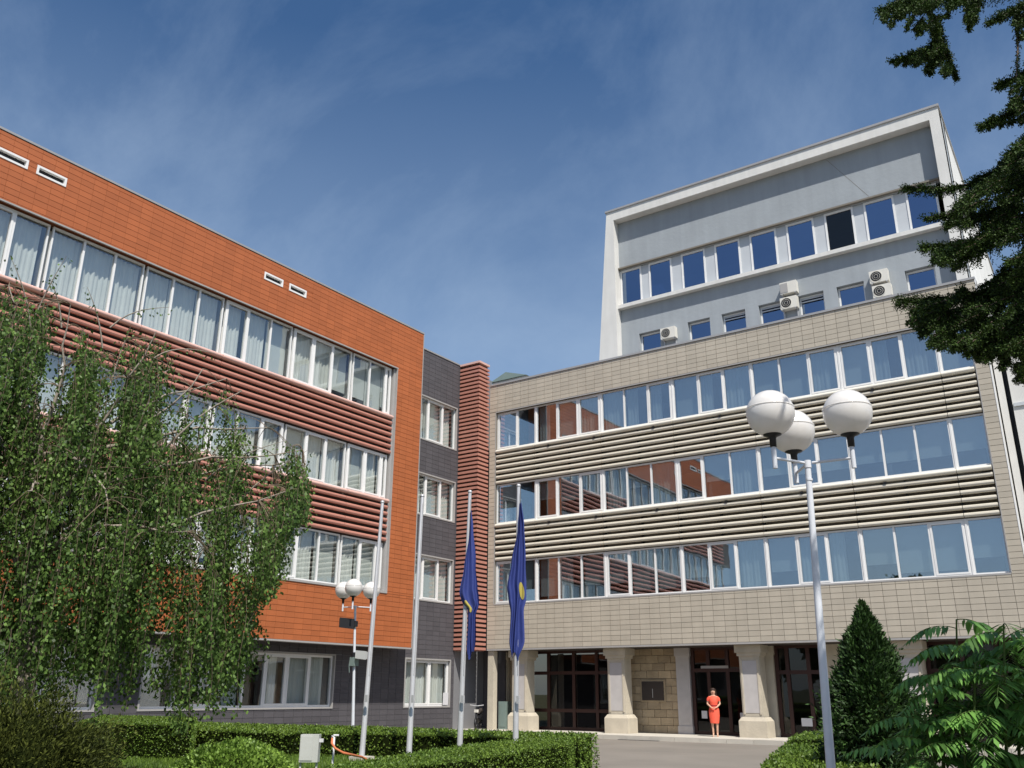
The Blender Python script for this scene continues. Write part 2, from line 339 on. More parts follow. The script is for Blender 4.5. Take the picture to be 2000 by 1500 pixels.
# ================================================================== SETTING
g = MB(); g.quad((-900,-900,-0.02),(900,-900,-0.02),(900,900,-0.02),(-900,900,-0.02)); tag(obj('ground', g, None, M['soil']), kind='structure')
g = MB(); g.quad((-60,-40,0),(60,-40,0),(60,32.4,0),(-60,32.4,0)); tag(obj('road', g, None, M['asphalt']), kind='structure')
g = MB(); g.box(-26.2, 20, 32.75, 36.2, 0.0, 0.15); pv = tag(obj('pavement', g, None, M['kerb']), kind='structure')
x = -26.2; me = MB().box(0.006, 0.994, 0, 0.335, 0.0, 0.155).mesh('kerb_stone', M['kerb'])
while x < 19: obj('kerb_stone', me, pv, loc=(x, 32.4, 0)); x += 1.0
dg = thing('drain_grate', (-16.6,32.3,0), 'dark drain slot in the plaza at the kerb before the entrance', 'drain'); g = MB(); g.box(-17.5, -15.8, 32.28, 32.39, 0.0, 0.012); obj('grate', g, dg, M['black'])

# ================================================================== BEIGE BUILDING
B = thing('office_building', (-14, 36, 0), 'beige tiled office wing with cream louvre bands and stone-columned entrance', 'building')
X0, X1, Y0 = -24.65, -3.05, 33.54
rows = [(5.45, 7.34), (9.08, 10.92), (12.62, 14.46)]
WX0, WX1 = -24.28, -3.5
sub = MB()
for (x0,x1,z0,z1) in ((X0,X1,3.5,5.40),(X0,X1,14.5,15.86),(X0,WX0,5.40,14.5),(WX1,X1,5.40,14.5)): sub.box(x0,x1,Y0+0.02,Y0+0.4,z0,z1)
obj('wall', sub, B, M['joint'])
tile_wall(B, 'x', Y0, -1, [(X0,X1,3.5,5.40),(X0,X1,14.52,15.86),(X0,WX0,5.40,14.52),(WX1,X1,5.40,14.52)], [], 0.45, 0.2, (M['beige'], M['beigej']), 3.5, X0)
t = MB(); t.box(X0-0.02, X1+0.03, Y0-0.04, Y0+0.5, 15.862, 15.95); obj('coping', t, B, M['coping'])
t = MB(); t.box(X1+0.002, X1+0.04, Y0-0.012, Y0+0.06, 3.5, 15.86); obj('corner_trim', t, B, M['white'])
t = MB(); t.box(X0, X1, Y0+0.005, Y0+0.3, 3.43, 3.497); obj('edge_trim', t, B, M['trim'])
t = MB(); t.box(WX0, WX1, Y0-0.01, Y0+0.25, 5.39, 5.447); obj('sill', t, B, M['trim'])
t = MB(); t.box(WX0, WX1, Y0+0.001, Y0+0.05, 14.462, 14.515); t.box(WX0-0.03, WX0-0.002, Y0-0.005, Y0+0.25, 5.45, 14.46); t.box(WX1+0.002, WX1+0.03, Y0-0.005, Y0+0.25, 5.45, 14.46); obj('reveal', t, B, M['trim'])
t = MB(); t.box(X0, X1, Y0+0.41, 48, 15.4, 15.5); obj('roof', t, B, M['coping'])
t = MB(); t.box(X1-0.3, X1, Y0+0.41, 48, 0.15, 15.86); obj('end_wall', t, B, M['wstucco'])
# spandrel walls behind louvres, floors, back
t = MB()
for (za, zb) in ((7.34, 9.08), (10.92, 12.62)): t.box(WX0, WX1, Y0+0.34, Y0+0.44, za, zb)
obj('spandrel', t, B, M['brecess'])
t = MB()
for z in (3.5, 7.6, 11.2, 14.8): t.box(X0+0.2, X1-0.31, Y0+0.45, Y0+4.0, z, z+0.2)
t.box(X0+0.2, X1-0.31, Y0+4.0, Y0+4.1, 3.5, 15.0)
for k in range(7): t.box(WX0+3.49*k-0.05, WX0+3.49*k+0.05, Y0+0.45, Y0+3.99, 3.71, 14.79) if k else None
obj('interior', t, B, M['inside'])
bounds = [WX0, -22.07]+[-22.07+3.49*k for k in range(1, 6)]+[WX1]
bounds[-1] = WX1
wide_cut = [-22.07+3.49*k for k in range(0, 6)]
rb = random.Random(3)
def cur_row(ri, bi, n):
    def f(i):
        if ri == 1 and bi >= 4: return ('blind', 0.3+0.05*((bi*3+i) % 3 == 0))
        if ri == 2: 
            if bi < 1: return None
            return rb.choice([('blind', 0.0), ('blind', 0.0), ('curtain', 0, 1), ('curtain', 0.0, 0.5)])
        if ri == 0: return rb.choice([('curtain', 0, 1), ('curtain', 0, 1), ('curtain', 0, 0.5), ('blind', 0.1), ('blind', 0.3)])
        return rb.choice([None, ('curtain', 0, 0.6), ('blind', 0.4), ('blind', 0.5), ('curtain', 0, 1)])
    return f
for ri, (z0, z1) in enumerate(rows):
    edges = [WX0]+wide_cut+[WX1]
    for bi in range(len(edges)-1):
        a, b = edges[bi]+(0.03 if bi else 0), edges[bi+1]-(0.03 if bi < len(edges)-2 else 0)
        if bi == 0: cuts = [-23.1]
        elif bi == len(edges)-2: cuts = [] if b-a < 1.3 else [a+1.15]
        else: cuts = [a+1.13, a+2.28]
        op = [i for i in range(len(cuts)+1) if rb.random() < 0.3]
        window(B, 'x', Y0+0.14, 1, a, b, z0, z1, cuts, M['glassb'], opens=op, curtains=cur_row(ri, bi, len(cuts)+1))
        if bi:
            t = MB(); t.box(edges[bi]-0.029, edges[bi]+0.029, Y0+0.12, Y0+0.25, z0, z1); obj('mullion', t, B, M['white'])
# louvres
prof = [(-0.07,-0.05),(0.0,-0.075),(0.05,-0.06),(0.07,-0.01),(0.06,0.04),(0.02,0.075),(-0.04,0.085),(-0.07,0.075)]
def louvres(parent, axis, plane, inward, spans, z_lo, z_hi, n, mt, ledge_mt, ledge_z):
    step = (z_hi-z_lo)/n
    for (a, b) in spans:
        a += 0.012; b -= 0.012
        m = MB()
        if axis == 'x': m.ext([(-p*inward, q) for p, q in prof], (0,0,0), (b-a,0,0), (0,1,0), (0,0,1), False)
        else: m.ext([(-p*inward, q) for p, q in prof], (0,0,0), (0,b-a,0), (1,0,0), (0,0,1), False)
        me = m.mesh('slat', mt)
        for k in range(n):
            z = z_lo+step*(k+0.32)
            obj('slat', me, parent, loc=(a, plane+inward*0.07, z) if axis == 'x' else (plane+inward*0.07, a, z))
        m = MB(); pr = [(0.11*math.cos(q), 0.085*math.sin(q)) for q in [math.pi*(0.5+i/6) for i in range(7)]]+[(0.12,-0.085),(0.12,0.085)]
        pr = [(p*inward, q) for p, q in pr]
        if axis == 'x': m.ext(pr, (a, plane+inward*0.05, ledge_z), (b, plane+inward*0.05, ledge_z), (0,1,0), (0,0,1), True)
        else: m.ext(pr, (plane+inward*0.05, a, ledge_z), (plane+inward*0.05, b, ledge_z), (1,0,0), (0,0,1), True)
        obj('ledge', m, parent, ledge_mt)
spans = [(WX0+0.02, -22.07)]+[(-22.07+3.49*k, -22.07+3.49*(k+1)) for k in range(5)]+[(-4.62, WX1-0.02)]
for (za, zb) in ((7.36, 8.92), (10.94, 12.46)):
    louvres(B, 'x', Y0, 1, spans, za, zb, 6, M['bslat'], M['creaml'], zb+0.06)
    for xx in [s_[0] for s_ in spans[1:]]+[s_[0]+1.75 for s_ in spans[1:6]]: t = MB(); t.box(xx-0.02, xx+0.02, Y0+0.145, Y0+0.335, za, zb+0.1); obj('louvre_bracket', t, B, M['black'])
    for (sx) in (-21.3, -18.9, -16.0, -13.0, -10.0, -7.0):     # small black fixings under the ledge
        t = MB(); t.box(sx-0.05, sx+0.05, Y0-0.03, Y0+0.04, zb-0.1, zb-0.035); obj('fixing', t, B, M['black'])

# ground floor: recessed entrance wall with opening glazing
GY = 35.2
def blocks(parent, x0, x1, z0, z1, y, mt, bw, bh, depth=0.12, name='stone_block'):
    cache = {}
    j = 0; z = z0
    while z < z1-0.02:
        h = min(bh, z1-z); x = x0-(bw*0.5 if j % 2 else 0)
        while x < x1-0.02:
            a = max(x, x0); b = min(x+bw, x1)
            if b-a > 0.05:
                key = (round(b-a,3), round(h,3), random.randrange(3))
                if key not in cache:
                    d = random.uniform(0, 0.025); gg = 0.008
                    cache[key] = MB().box(gg, b-a-gg, -d, depth, gg, h-gg).mesh(name, mt)
                obj(name, cache[key], parent, loc=(a, y, z))
            x += bw
        z += h; j += 1
blocks(B, -18.45, -16.25, 0.15, 3.42, GY, M['stonew'], 0.55, 0.3)
t = MB(); t.box(-18.45, -16.25, GY+0.121, GY+0.4, 0.15, 3.42); obj('backing', t, B, M['joint'])
# plaque: dark display board in stone frame
t = MB(); t.box(-17.92, -16.78, GY-0.05, GY-0.03, 1.34, 2.19); obj('plaque_frame', t, B, M['stonew'])
t = MB(); t.box(-17.84, -16.86, GY-0.075, GY-0.061, 1.40, 2.13); pq = obj('plaque', t, B, M['insided'])
t = MB(); t.box(-17.36, -17.34, GY-0.09, GY-0.076, 1.5, 1.85); obj('handle', t, pq, M['steel'])
# grey marble pilasters against the wall
for (a, b) in ((-18.8,-18.46), (-16.24,-15.66), (-12.55,-12.2), (-24.9,-24.62), (-10.25,-9.7), (-7.2,-6.8)):
    t = MB(); t.box(a, b, GY-0.12, GY+0.4, 0.15, 3.1); t.box(a-0.04, b+0.04, GY-0.16, GY+0.4, 3.1, 3.42); t.box(a-0.03, b+0.03, GY-0.15, GY+0.4, 0.15, 0.45) ; 
    obj('pilaster', t, B, M['stonep'] if a < -16 and a > -17 else M['stone'])
t = MB(); t.box(-24.6,-23.55,GY+0.1,GY+0.3,0.15,3.42); obj('side_wall', t, B, M['stonew'])
# glazed bays: brown frames and dark glass
def glazed(x0, x1, cuts, zc, door=False):
    t = MB(); w = 0.07
    t.box(x0, x1, GY, GY+0.1, 0.15, 0.28); t.box(x0, x1, GY, GY+0.1, 3.32, 3.42)
    for z in zc: t.box(x0, x1, GY, GY+0.1, z-w, z+w)
    for c in [x0+w]+list(cuts)+[x1-w]: t.box(c-w, c+w, GY-0.01, GY+0.11, 0.15, 3.42)
    w_ = obj('glazed_front', t, B, M['brown'])
    ed = [x0]+list(cuts)+[x1]
    for i in range(len(ed)-1):
        t = MB(); t.box(ed[i]+w, ed[i+1]-w, GY+0.05, GY+0.06, 0.28, 3.32); obj('pane', t, w_, M['glassd'])
    return w_
gl = glazed(-23.5, -18.82, (-22.45, -21.15, -20.0), (2.5, 0.95))
for (a, b) in ((-22.2,-21.9), (-21.4,-21.2)):
    mm = MB(); curtain(gl, 'x', GY+0.4, 1, a, b, 0.3, 3.3, ('curtain', 0, 1))
glazed(-15.64, -12.57, (-14.9, -14.1, -13.3), (2.55,), True)
glazed(-12.18, -10.27, (-11.7, -10.9), (2.45,), True)
glazed(-9.68, -7.22, (-8.9, -8.1), (2.45,), True)
glazed(-6.78, -3.4, (-5.6, -4.5), (2.45,), True)
t = MB(); t.box(-15.2, -14.05, GY-0.03, GY-0.012, 2.62, 2.72); obj('door_sign', t, B, M['trim'])
for (a, b, z) in ((-15.28,-15.05,0.75),(-13.7,-13.3,0.7),(-11.35,-10.95,0.55),(-10.6,-10.4,0.55)):
    t = MB(); t.box(a, b, GY-0.03, GY-0.012, z, z+0.28); obj('notice', t, B, M['paper'])
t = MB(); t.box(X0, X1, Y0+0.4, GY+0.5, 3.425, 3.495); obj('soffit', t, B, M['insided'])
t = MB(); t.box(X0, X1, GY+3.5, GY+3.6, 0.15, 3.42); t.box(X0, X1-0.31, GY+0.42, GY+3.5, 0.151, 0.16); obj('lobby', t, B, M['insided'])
# free-standing columns
def column(xc):
    t = MB(); y0 = Y0+0.48; 
    def blk(hw, d, z0, z1): t.box(xc-hw, xc+hw, y0+0.3-d, y0+0.3+d, z0, z1)
    blk(0.53, 0.42, 0.151, 0.72); 
    hw, d = 0.53, 0.42; a = 0.43; e = 0.34    # sloped shoulder
    vs = [(xc-hw,y0+.3-d,.72),(xc+hw,y0+.3-d,.72),(xc+hw,y0+.3+d,.72),(xc-hw,y0+.3+d,.72),(xc-a,y0+.3-e,.86),(xc+a,y0+.3-e,.86),(xc+a,y0+.3+e,.86),(xc-a,y0+.3+e,.86)]
    t.add(vs, [(0,1,5,4),(1,2,6,5),(2,3,7,6),(3,0,4,7)])
    blk(0.39, 0.30, 0.86, 3.02); blk(0.45, 0.36, 3.02, 3.14); blk(0.51, 0.42, 3.14, 3.424)
    o = obj('column', t, B, M['stone'])
    s = MB(); s.box(xc-0.28, xc+0.28, y0-0.012, y0-0.002, 1.0, 2.85); obj('panel_inset', s, o, M['stonep'])
    s = MB()
    for q in (-0.31, 0.31): s.box(xc+q-0.03, xc+q+0.03, y0-0.03, y0-0.001, 0.95, 2.9)
    obj('moulding', s, o, M['stone'])
for xc in (-23.2, -18.42, -12.75, -7.1): column(xc)
t = MB(); t.box(-24.64, -24.34, Y0+0.1, Y0+0.4, 0.151, 3.42); obj('end_pier', t, B, M['stone'])

# ================================================================== LOUVRED CORNER SHAFT
LV = thing('louvre_shaft', (-25.2, 33.2, 3.4), 'tall corner shaft wrapped in dark red horizontal louvres between grey and beige wings', 'louvre screen')
LX0, LX1, LY0, LY1 = -25.86, -24.68, 32.68, 33.52
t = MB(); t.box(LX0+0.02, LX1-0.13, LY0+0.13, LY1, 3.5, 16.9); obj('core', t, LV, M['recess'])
t = MB(); t.prism([(LX0,LY0),(LX1,LY0),(LX1,LY1),(LX1-0.09,LY1),(LX1-0.09,LY0+0.09),(LX0,LY0+0.09)], -0.055, 0.055)
sm = t.mesh('slat', M['rslat']); z = 3.5; n = 0
while z < 16.85: obj('slat', sm, LV, loc=(0,0,z)); z += 0.2; n += 1
t = MB(); t.box(LX0-0.01, LX1+0.01, LY0-0.01, LY1, 16.9, 17.0); obj('cap', t, LV, M['pinkl'])
t = MB(); t.box(LX1-0.13, LX1-0.095, LY0+0.095, LY0+0.13, 3.45, 16.9); t.box(LX0+0.5, LX0+0.53, LY0+0.1, LY0+0.128, 3.45, 16.9); obj('rail', t, LV, M['black'])
t = MB(); t.box(LX0+0.002, LX1-0.1, LY0+0.1, LY1, 3.42, 3.5); obj('base_tray', t, LV, M['rslat'])

# ================================================================== GREY LINK WALL (also behind the orange box)
XD = -25.887
G = thing('grey_link_building', (-27, 25, 0), 'dark grey tiled wing behind the orange box, with white windows', 'building')
dholes = [(29.5,32.56,1.05,3.04),(29.4,32.56,5.42,7.42),(29.4,32.56,9.12,11.06),(29.4,32.56,12.58,14.72),(17.3,25.5,1.07,3.02),(9.6,15.9,1.07,3.02)]
sub = MB(); 
def carve(a0, a1, z0, z1, holes, fn):
    zs = sorted(set([z0, z1]+[min(max(h[2],z0),z1) for h in holes]+[min(max(h[3],z0),z1) for h in holes]))
    for i in range(len(zs)-1):
        zz0, zz1 = zs[i], zs[i+1]
        if zz1-zz0 < 1e-6: continue
        xs = [a0]
        for h in sorted(holes):
            if h[2] <= zz0+1e-6 and h[3] >= zz1-1e-6 and h[1] > a0 and h[0] < a1: xs += [max(h[0],a0), min(h[1],a1)]
        xs.append(a1)
        for k in range(0, len(xs), 2):
            if xs[k+1]-xs[k] > 1e-6: fn(xs[k], xs[k+1], zz0, zz1)
carve(2, 35.4, 0.0, 3.6, dholes, lambda a,b,c,d: sub.box(XD-0.35, XD-0.02, a, b, c, d))
carve(28.3, 35.4, 3.6, 16.95, dholes, lambda a,b,c,d: sub.box(XD-0.35, XD-0.02, a, b, c, d))
obj('wall', sub, G, M['djoint'])
tile_wall(G, 'y', XD, 1, [(2, 32.8, 0.0, 3.6), (28.4, 32.8, 3.6, 16.95)], dholes, 0.45, 0.2, (M['dark'], M['darkj']), 0.0, 2.0, gap=0.012, ref=(-20,30,6))
t = MB(); t.box(XD-0.5, XD+0.03, 28.3, 33.1, 16.952, 17.02); obj('coping', t, G, M['coping'])
t = MB(); t.box(XD+0.0, -24.66, 35.0, 35.2, 0.15, 3.5); obj('return_wall', t, G, M['darkj'])
for (a,b,c,d) in dholes:
    e = 0.06; t = MB()
    t.box(XD-0.2, XD+0.02, a, b, c, c+e); t.box(XD-0.2, XD+0.02, a, b, d-e, d); t.box(XD-0.2, XD+0.02, a, a+e, c+e, d-e); t.box(XD-0.2, XD+0.02, b-e, b, c+e, d-e)
    obj('window_surround', t, G, M['trim'])
t = MB(); t.box(XD-5, XD-4.9, 2, 35.4, 0, 17); 
for z in (0.0, 3.6, 7.6, 11.2, 14.9): t.box(XD-4.9, XD-0.36, 2, 35.4, z, z+0.15)
t.box(XD-4.9, XD-0.36, 16.1, 16.2, 0.16, 3.59); t.box(XD-4.9, XD-0.36, 33.0, 33.1, 0.16, 14.9); t.box(XD-4.9, XD-0.36, 28.6, 28.7, 3.8, 14.9)
obj('interior', t, G, M['inside'])
t = MB(); t.box(XD-6, XD-0.4, 2, 35.4, 16.2, 16.35); obj('roof', t, G, M['coping'])
for (a,b,c,d) in dholes[1:4]:
    window(G, 'y', XD-0.1, -1, a+0.06, b-0.06, c+0.06, d-0.06, (30.5, 31.6), M['glass'], opens=(1,), curtains=lambda i: [('curtain',0,1),('blind',0.0),('curtain',0,1)][i])
a,b,c,d = dholes[0]; window(G, 'y', XD-0.1, -1, a+0.06, b-0.06, c+0.06, d-0.06, (31.2,), M['glass'], opens=(0,1), curtains=lambda i: ('curtain',0,1))
a,b,c,d = dholes[4]
window(G, 'y', XD-0.1, -1, a+0.06, b-0.06, c+0.06, d-0.06, (18.6, 19.9, 20.35, 21.3, 22.2, 23.2, 24.3), M['glass'], opens=(1,5,6), wide=0.06, curtains=lambda i: [('blind',0.5),('blind',0.3),('curtain',0,1),('curtain',0.3,1),None,('curtain',0.3,0.8),('curtain',0.2,1),('curtain',0,0.8)][i])
a,b,c,d = dholes[5]
window(G, 'y', XD-0.1, -1, a+0.06, b-0.06, c+0.06, d-0.06, (11.2, 12.8, 14.3), M['glass'], wide=0.06, curtains=lambda i: None)

# ================================================================== ORANGE BOX
XO = -24.77
O = thing('orange_office_building', (-25.5, 18, 3.34), 'projecting office wing clad in orange terracotta tiles with three rows of windows', 'building')
OZ0, OZ1, OY0, OY1 = 3.34, 17.0, 3.5, 28.57
IY = 26.98
oholes = [(19.45,20.35,16.13,16.43),(20.66,21.53,16.13,16.43),(9.68,10.58,16.13,16.43),(10.84,11.76,16.13,16.43)]
orow = [(5.46, 7.36), (9.14, 11.0), (12.72, 14.84)]
sub = MB()
for (a,b,c,d) in ((OY0,OY1,OZ0+0.02,5.36),(IY,OY1,5.36,14.9),(OY0,OY1,14.9,OZ1-0.02)):
    carve(a,b,c,d, oholes, lambda p,q,r,s_: sub.box(XO-0.4, XO-0.02, p, q, r, s_))
sub.box(XD+0.05, XO-0.021, OY1-0.05, OY1-0.02, OZ0+0.02, OZ1-0.02); sub.box(XD-0.2, XO-0.401, OY0, OY1-0.06, OZ1-0.15, OZ1-0.05)
obj('wall', sub, O, M['ojoint'])
tile_wall(O, 'y', XO, 1, [(OY0,OY1,OZ0+0.02,5.36),(IY,OY1,5.36,14.9),(OY0,OY1,14.9,OZ1-0.02)], oholes, 0.42, 0.19, (M['orange'], M['orangej']), OZ0+0.02, OY1-0.42*80, gap=0.013, vgap=0.006, ref=(-2,12,9))
t = MB(); t.box(XO-0.45, XO+0.02, OY0, OY1+0.03, OZ1, OZ1+0.07); obj('coping', t, O, M['coping'])
t = MB(); t.box(XO-0.06, XO+0.012, OY1+0.002, OY1+0.04, OZ0, OZ1); t.box(XO-0.4, XO+0.012, OY0, OY1, OZ0-0.04, OZ0+0.018); t.box(XO-0.05, XO+0.01, OY0, IY+0.03, 14.85, 14.897); t.box(XO-0.3, XO+0.01, IY-0.03, IY-0.002, 5.40, 14.85); t.box(XO-0.3, XO+0.03, OY0, IY-0.03, 5.361, 5.44); obj('edge_trim', t, O, M['trim'])
t = MB(); t.box(XO-0.3, XO-0.1, IY-0.13, IY-0.031, 5.45, 14.84); obj('reveal', t, O, M['trim'])
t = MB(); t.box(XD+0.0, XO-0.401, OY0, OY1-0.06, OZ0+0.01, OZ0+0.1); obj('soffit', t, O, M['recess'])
for h in oholes:
    a,b,c,d = h; e = 0.065; t = MB()
    t.box(XO-0.1, XO+0.015, a, b, c, c+e); t.box(XO-0.1, XO+0.015, a, b, d-e, d); t.box(XO-0.1, XO+0.015, a, a+e, c+e, d-e); t.box(XO-0.1, XO+0.015, b-e, b, c+e, d-e)
    v = obj('vent', t, O, M['white']); t = MB(); t.box(XO-0.15, XO-0.1, a+e, b-e, c+e, d-e); obj('grille', t, v, M['black'])
ospans = [(5.31, 8.5), (8.5, 11.69), (11.69, 14.88), (14.88, 18.06), (18.06, 21.24), (21.24, 24.45), (24.45, IY-0.14)]
t = MB()
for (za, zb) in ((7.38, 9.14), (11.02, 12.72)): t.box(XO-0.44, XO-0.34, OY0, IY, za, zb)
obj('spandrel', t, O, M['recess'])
for (za, zb) in ((7.4, 8.98), (11.04, 12.56)): louvres(O, 'y', XO-0.03, -1, ospans, za, zb, 6, M['rslat'], M['pinkl'], zb+0.07)
ro = random.Random(11)
for ri, (z0, z1) in enumerate(orow):
    for si, (a, b) in enumerate(ospans):
        cuts = (a+1.07, a+2.12) if si < 6 else (a+1.05, a+2.0)
        def cf(i, ri=ri, si=si):
            return ro.choice([('curtain',0,1),('curtain',0,1),('curtain',0,0.9),('blind',0.0),('blind',0.15),('curtain',0.12,1)])
        window(O, 'y', XO-0.2, -1, a+0.05, b-0.05, z0, z1, cuts, M['glass'], opens=[i for i in range(3) if ro.random() < 0.25], curtains=cf)
t = MB()
for z in (3.7, 7.5, 11.1, 14.9): t.box(XD-3, XO-0.45, OY0, IY+0.5, z, z+0.12)
for (a, b) in ospans[1:]: t.box(XD-3, XO-0.45, a-0.05, a+0.05, 3.83, 14.89)
t.box(XD-3.1, XD-3, OY0, IY+0.6, 3.4, 15); t.box(XD-3, XO-0.41, IY+0.5, IY+0.6, 3.5, 14.9)
obj('interior', t, O, M['inside'])

# ================================================================== TOWER
T = thing('tower_building', (-12, 42, 0), 'blue grey rendered upper block with white frame rising behind the beige wing', 'building')
TY = 38.0
tl = [(-18.65,-17.5),(-16.02,-14.87),(-14.27,-13.1),(-12.45,-11.3),(-10.6,-9.45),(-8.87,-7.7),(-6.0,-4.82)]
th = [(a,b,17.2,18.82) for a,b in tl]+[(-19.75,-4.0,20.55,22.6)]
sub = MB(); carve(-19.9, -3.6, 0, 25.6, th, lambda p,q,r,s_: sub.box(p, q, TY, TY+0.3, r, s_)); obj('wall', sub, T, M['stucco'])
t = MB(); t.quad((-8.62,TY-0.004,25.3),(-8.60,TY-0.004,25.3),(-6.98,TY-0.004,22.8),(-7.0,TY-0.004,22.8)); obj('cable', t, T, M['joint'])
t = MB()
# left pier (splays outwards towards its foot), beam, right pier, end wall
t.add([(-20.02,37.5,25.9),(-19.62,37.5,25.9),(-19.66,37.5,15.5),(-20.88,37.5,15.5),(-20.02,38.9,25.9),(-19.62,38.9,25.9),(-19.66,38.9,15.5),(-20.88,38.9,15.5)],[(0,3,2,1),(4,5,6,7),(0,1,5,4),(3,7,6,2),(0,4,7,3),(1,2,6,5)])
obj('left_pier', t, T, M['wstucco'])
t = MB(); t.box(-19.62, -4.02, 37.5, 38.6, 25.36, 25.9); obj('beam', t, T, M['wstucco'])
t = MB(); t.box(-4.02, -3.62, 37.5, 38.8, 0, 25.9); obj('right_pier', t, T, M['wstucco'])
t = MB(); t.add([(-3.62,37.6,0),(-3.62,50,0),(-3.62,50,22.9),(-3.62,37.6,25.85),(-3.9,37.6,0),(-3.9,50,0),(-3.9,50,22.9),(-3.9,37.6,25.85)],[(0,1,2,3),(7,6,5,4),(0,3,7,4),(1,5,6,2),(3,2,6,7)]); obj('end_wall', t, T, M['wstucco'])
t = MB(); t.add([(-20.08,37.44,25.9),(-3.56,37.44,25.9),(-3.56,50,22.95),(-20.08,50,22.95),(-20.08,37.44,26.0),(-3.56,37.44,26.0),(-3.56,50,23.05),(-20.08,50,23.05)],[(0,3,2,1),(4,5,6,7),(0,1,5,4),(1,2,6,5),(2,3,7,6),(3,0,4,7)]); obj('roof', t, T, M['coping'])
t = MB(); t.box(-19.8,-3.95,37.7,38.05,20.33,20.52); obj('sill_ledge', t, T, M['wstucco'])
t = MB(); t.box(-19.7,-4.0,37.85,38.0,22.62,22.7); obj('drip_ledge', t, T, M['joint'])
gl_ = [(-19.53,-18.5),(-17.9,-16.8),(-16.09,-15.0),(-14.31,-13.2),(-12.52,-11.4),(-10.74,-9.63),(-8.96,-7.85),(-7.21,-6.1),(-5.43,-4.35)]
for i,(a,b) in enumerate(gl_):
    w_ = window(T, 'x', TY+0.06, 1, a-0.09, b+0.09, 20.58, 22.58, (), M['glasst'] if i != 6 else M['glassd'], wide=0.085, glassd=0.05)
    nb = gl_[i+1][0] if i < 8 else None
    if nb:
        t = MB(); t.box(b+0.092, nb-0.092, TY+0.09, TY+0.15, 20.58, 22.58); obj('infill_panel', t, T, M['panel'])
for i,(a,b) in enumerate(tl):
    window(T, 'x', TY+0.2, 1, a+0.01, b-0.01, 17.22, 18.8, (), M['glasst'], wide=0.07, curtains=None)
    if i in (2, 3, 4):
        t = MB()
        for k in range(2): t.box(a+0.08, b-0.08, TY+0.16, TY+0.19, 18.5+k*0.13, 18.55+k*0.13)
        obj('shutter_slats', t, T, M['panel'])
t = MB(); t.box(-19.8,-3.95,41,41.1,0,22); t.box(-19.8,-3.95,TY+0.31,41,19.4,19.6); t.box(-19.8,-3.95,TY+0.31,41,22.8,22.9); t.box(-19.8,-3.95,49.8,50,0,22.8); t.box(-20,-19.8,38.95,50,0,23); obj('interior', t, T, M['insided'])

def ac_unit(loc, label, side=False):
    x,y,z = loc; a = thing('air_conditioner', loc, label, 'air conditioner', 'air conditioners on the tower wall')
    t = MB(); t.box(x-0.38, x+0.38, y-0.32, y, z, z+0.56); obj('casing', t, a, M['ac'])
    if not side:
        t = MB(); c = Vector((x-0.1, y-0.325, z+0.28))
        n = 20; vs = [c]+[c+Vector((0.23*math.cos(2*math.pi*k/n), 0, 0.23*math.sin(2*math.pi*k/n))) for k in range(n)]
        t.add(vs, [(0, 1+k, 1+(k+1)%n) for k in range(n)]); obj('fan', t, a, M['black'])
        t = MB()
        for rr in (0.08, 0.16, 0.24): t.tube([c+Vector((rr*math.cos(2*math.pi*k/16), -0.02, rr*math.sin(2*math.pi*k/16))) for k in range(17)], 0.008, 4, False)
        obj('fan_guard', t, a, M['ac'])
    else:
        t = MB(); t.box(x-0.36, x-0.02, y-0.335, y-0.321, z+0.05, z+0.5); obj('grille', t, a, M['trim'])
    t = MB()
    for q in (-0.3, 0.3): t.box(x+q-0.02, x+q+0.02, y-0.34, y, z-0.05, z-0.002); t.box(x+q-0.02, x+q+0.02, y-0.05, y, z-0.35, z-0.05)
    obj('bracket', t, a, M['steel'])
ac_unit((-16.95, 37.98, 18.1), 'white air conditioner alone at the left end of the tower wall')
ac_unit((-10.95, 37.98, 18.2), 'lower air conditioner of the middle pair, round fan facing out')
ac_unit((-10.9, 37.98, 18.95), 'upper air conditioner of the middle pair, turned with no fan showing', True)
ac_unit((-7.0, 37.98, 18.45), 'upper air conditioner of the right pair near the tower corner')
ac_unit((-6.95, 37.98, 17.75), 'lower air conditioner of the right pair, half hidden by the parapet')
# small roof hut
RH = thing('rooftop_hut', (-25.6, 36.5, 16.3), 'small white rooftop hut with grey pitched lid behind the louvred shaft', 'hut')
t = MB(); t.box(-26.3,-24.2,36,38,16.0,17.1); obj('wall', t, RH, M['wstucco'])
t = MB(); t.add([(-26.4,35.9,17.1),(-24.1,35.9,17.1),(-24.1,38.1,17.1),(-26.4,38.1,17.1),(-25.4,35.9,17.5),(-25.4,38.1,17.5)],[(0,1,4),(1,2,5,4),(2,3,5),(3,0,4,5),(0,3,2,1)]); obj('roof', t, RH, M['cab'])
# annex at the far right
A = thing('white_annex', (3, 36, 0), 'off-white rendered building beyond the right corner of the beige wing', 'building')
t = MB(); t.box(-2.63, 18, 34.3, 48, 0, 14.6); obj('wall', t, A, M['wstucco'])
t = MB(); t.box(-3.0, -2.8, 34.2, 34.5, 0, 14.8); obj('pier', t, A, M['wstucco'])
t = MB(); t.box(-3.0, 18, 34.75, 34.9, 0, 14.7); obj('gap_shadow', t, A, M['black'])  # black sheet standing in for the shadow inside the gaps beside the pier
t = MB()
for z in (4.2, 7.8, 11.15): t.box(-2.6, 18, 34.24, 34.298, z, z+0.12)
obj('string_course', t, A, M['panel'])
for k in range(4):
    for z in (5.2, 8.9): window(A, 'x', 34.25, 1, -0.8+k*3.5, 0.9+k*3.5, z, z+1.7, (0.05+k*3.5,), M['glasst'])

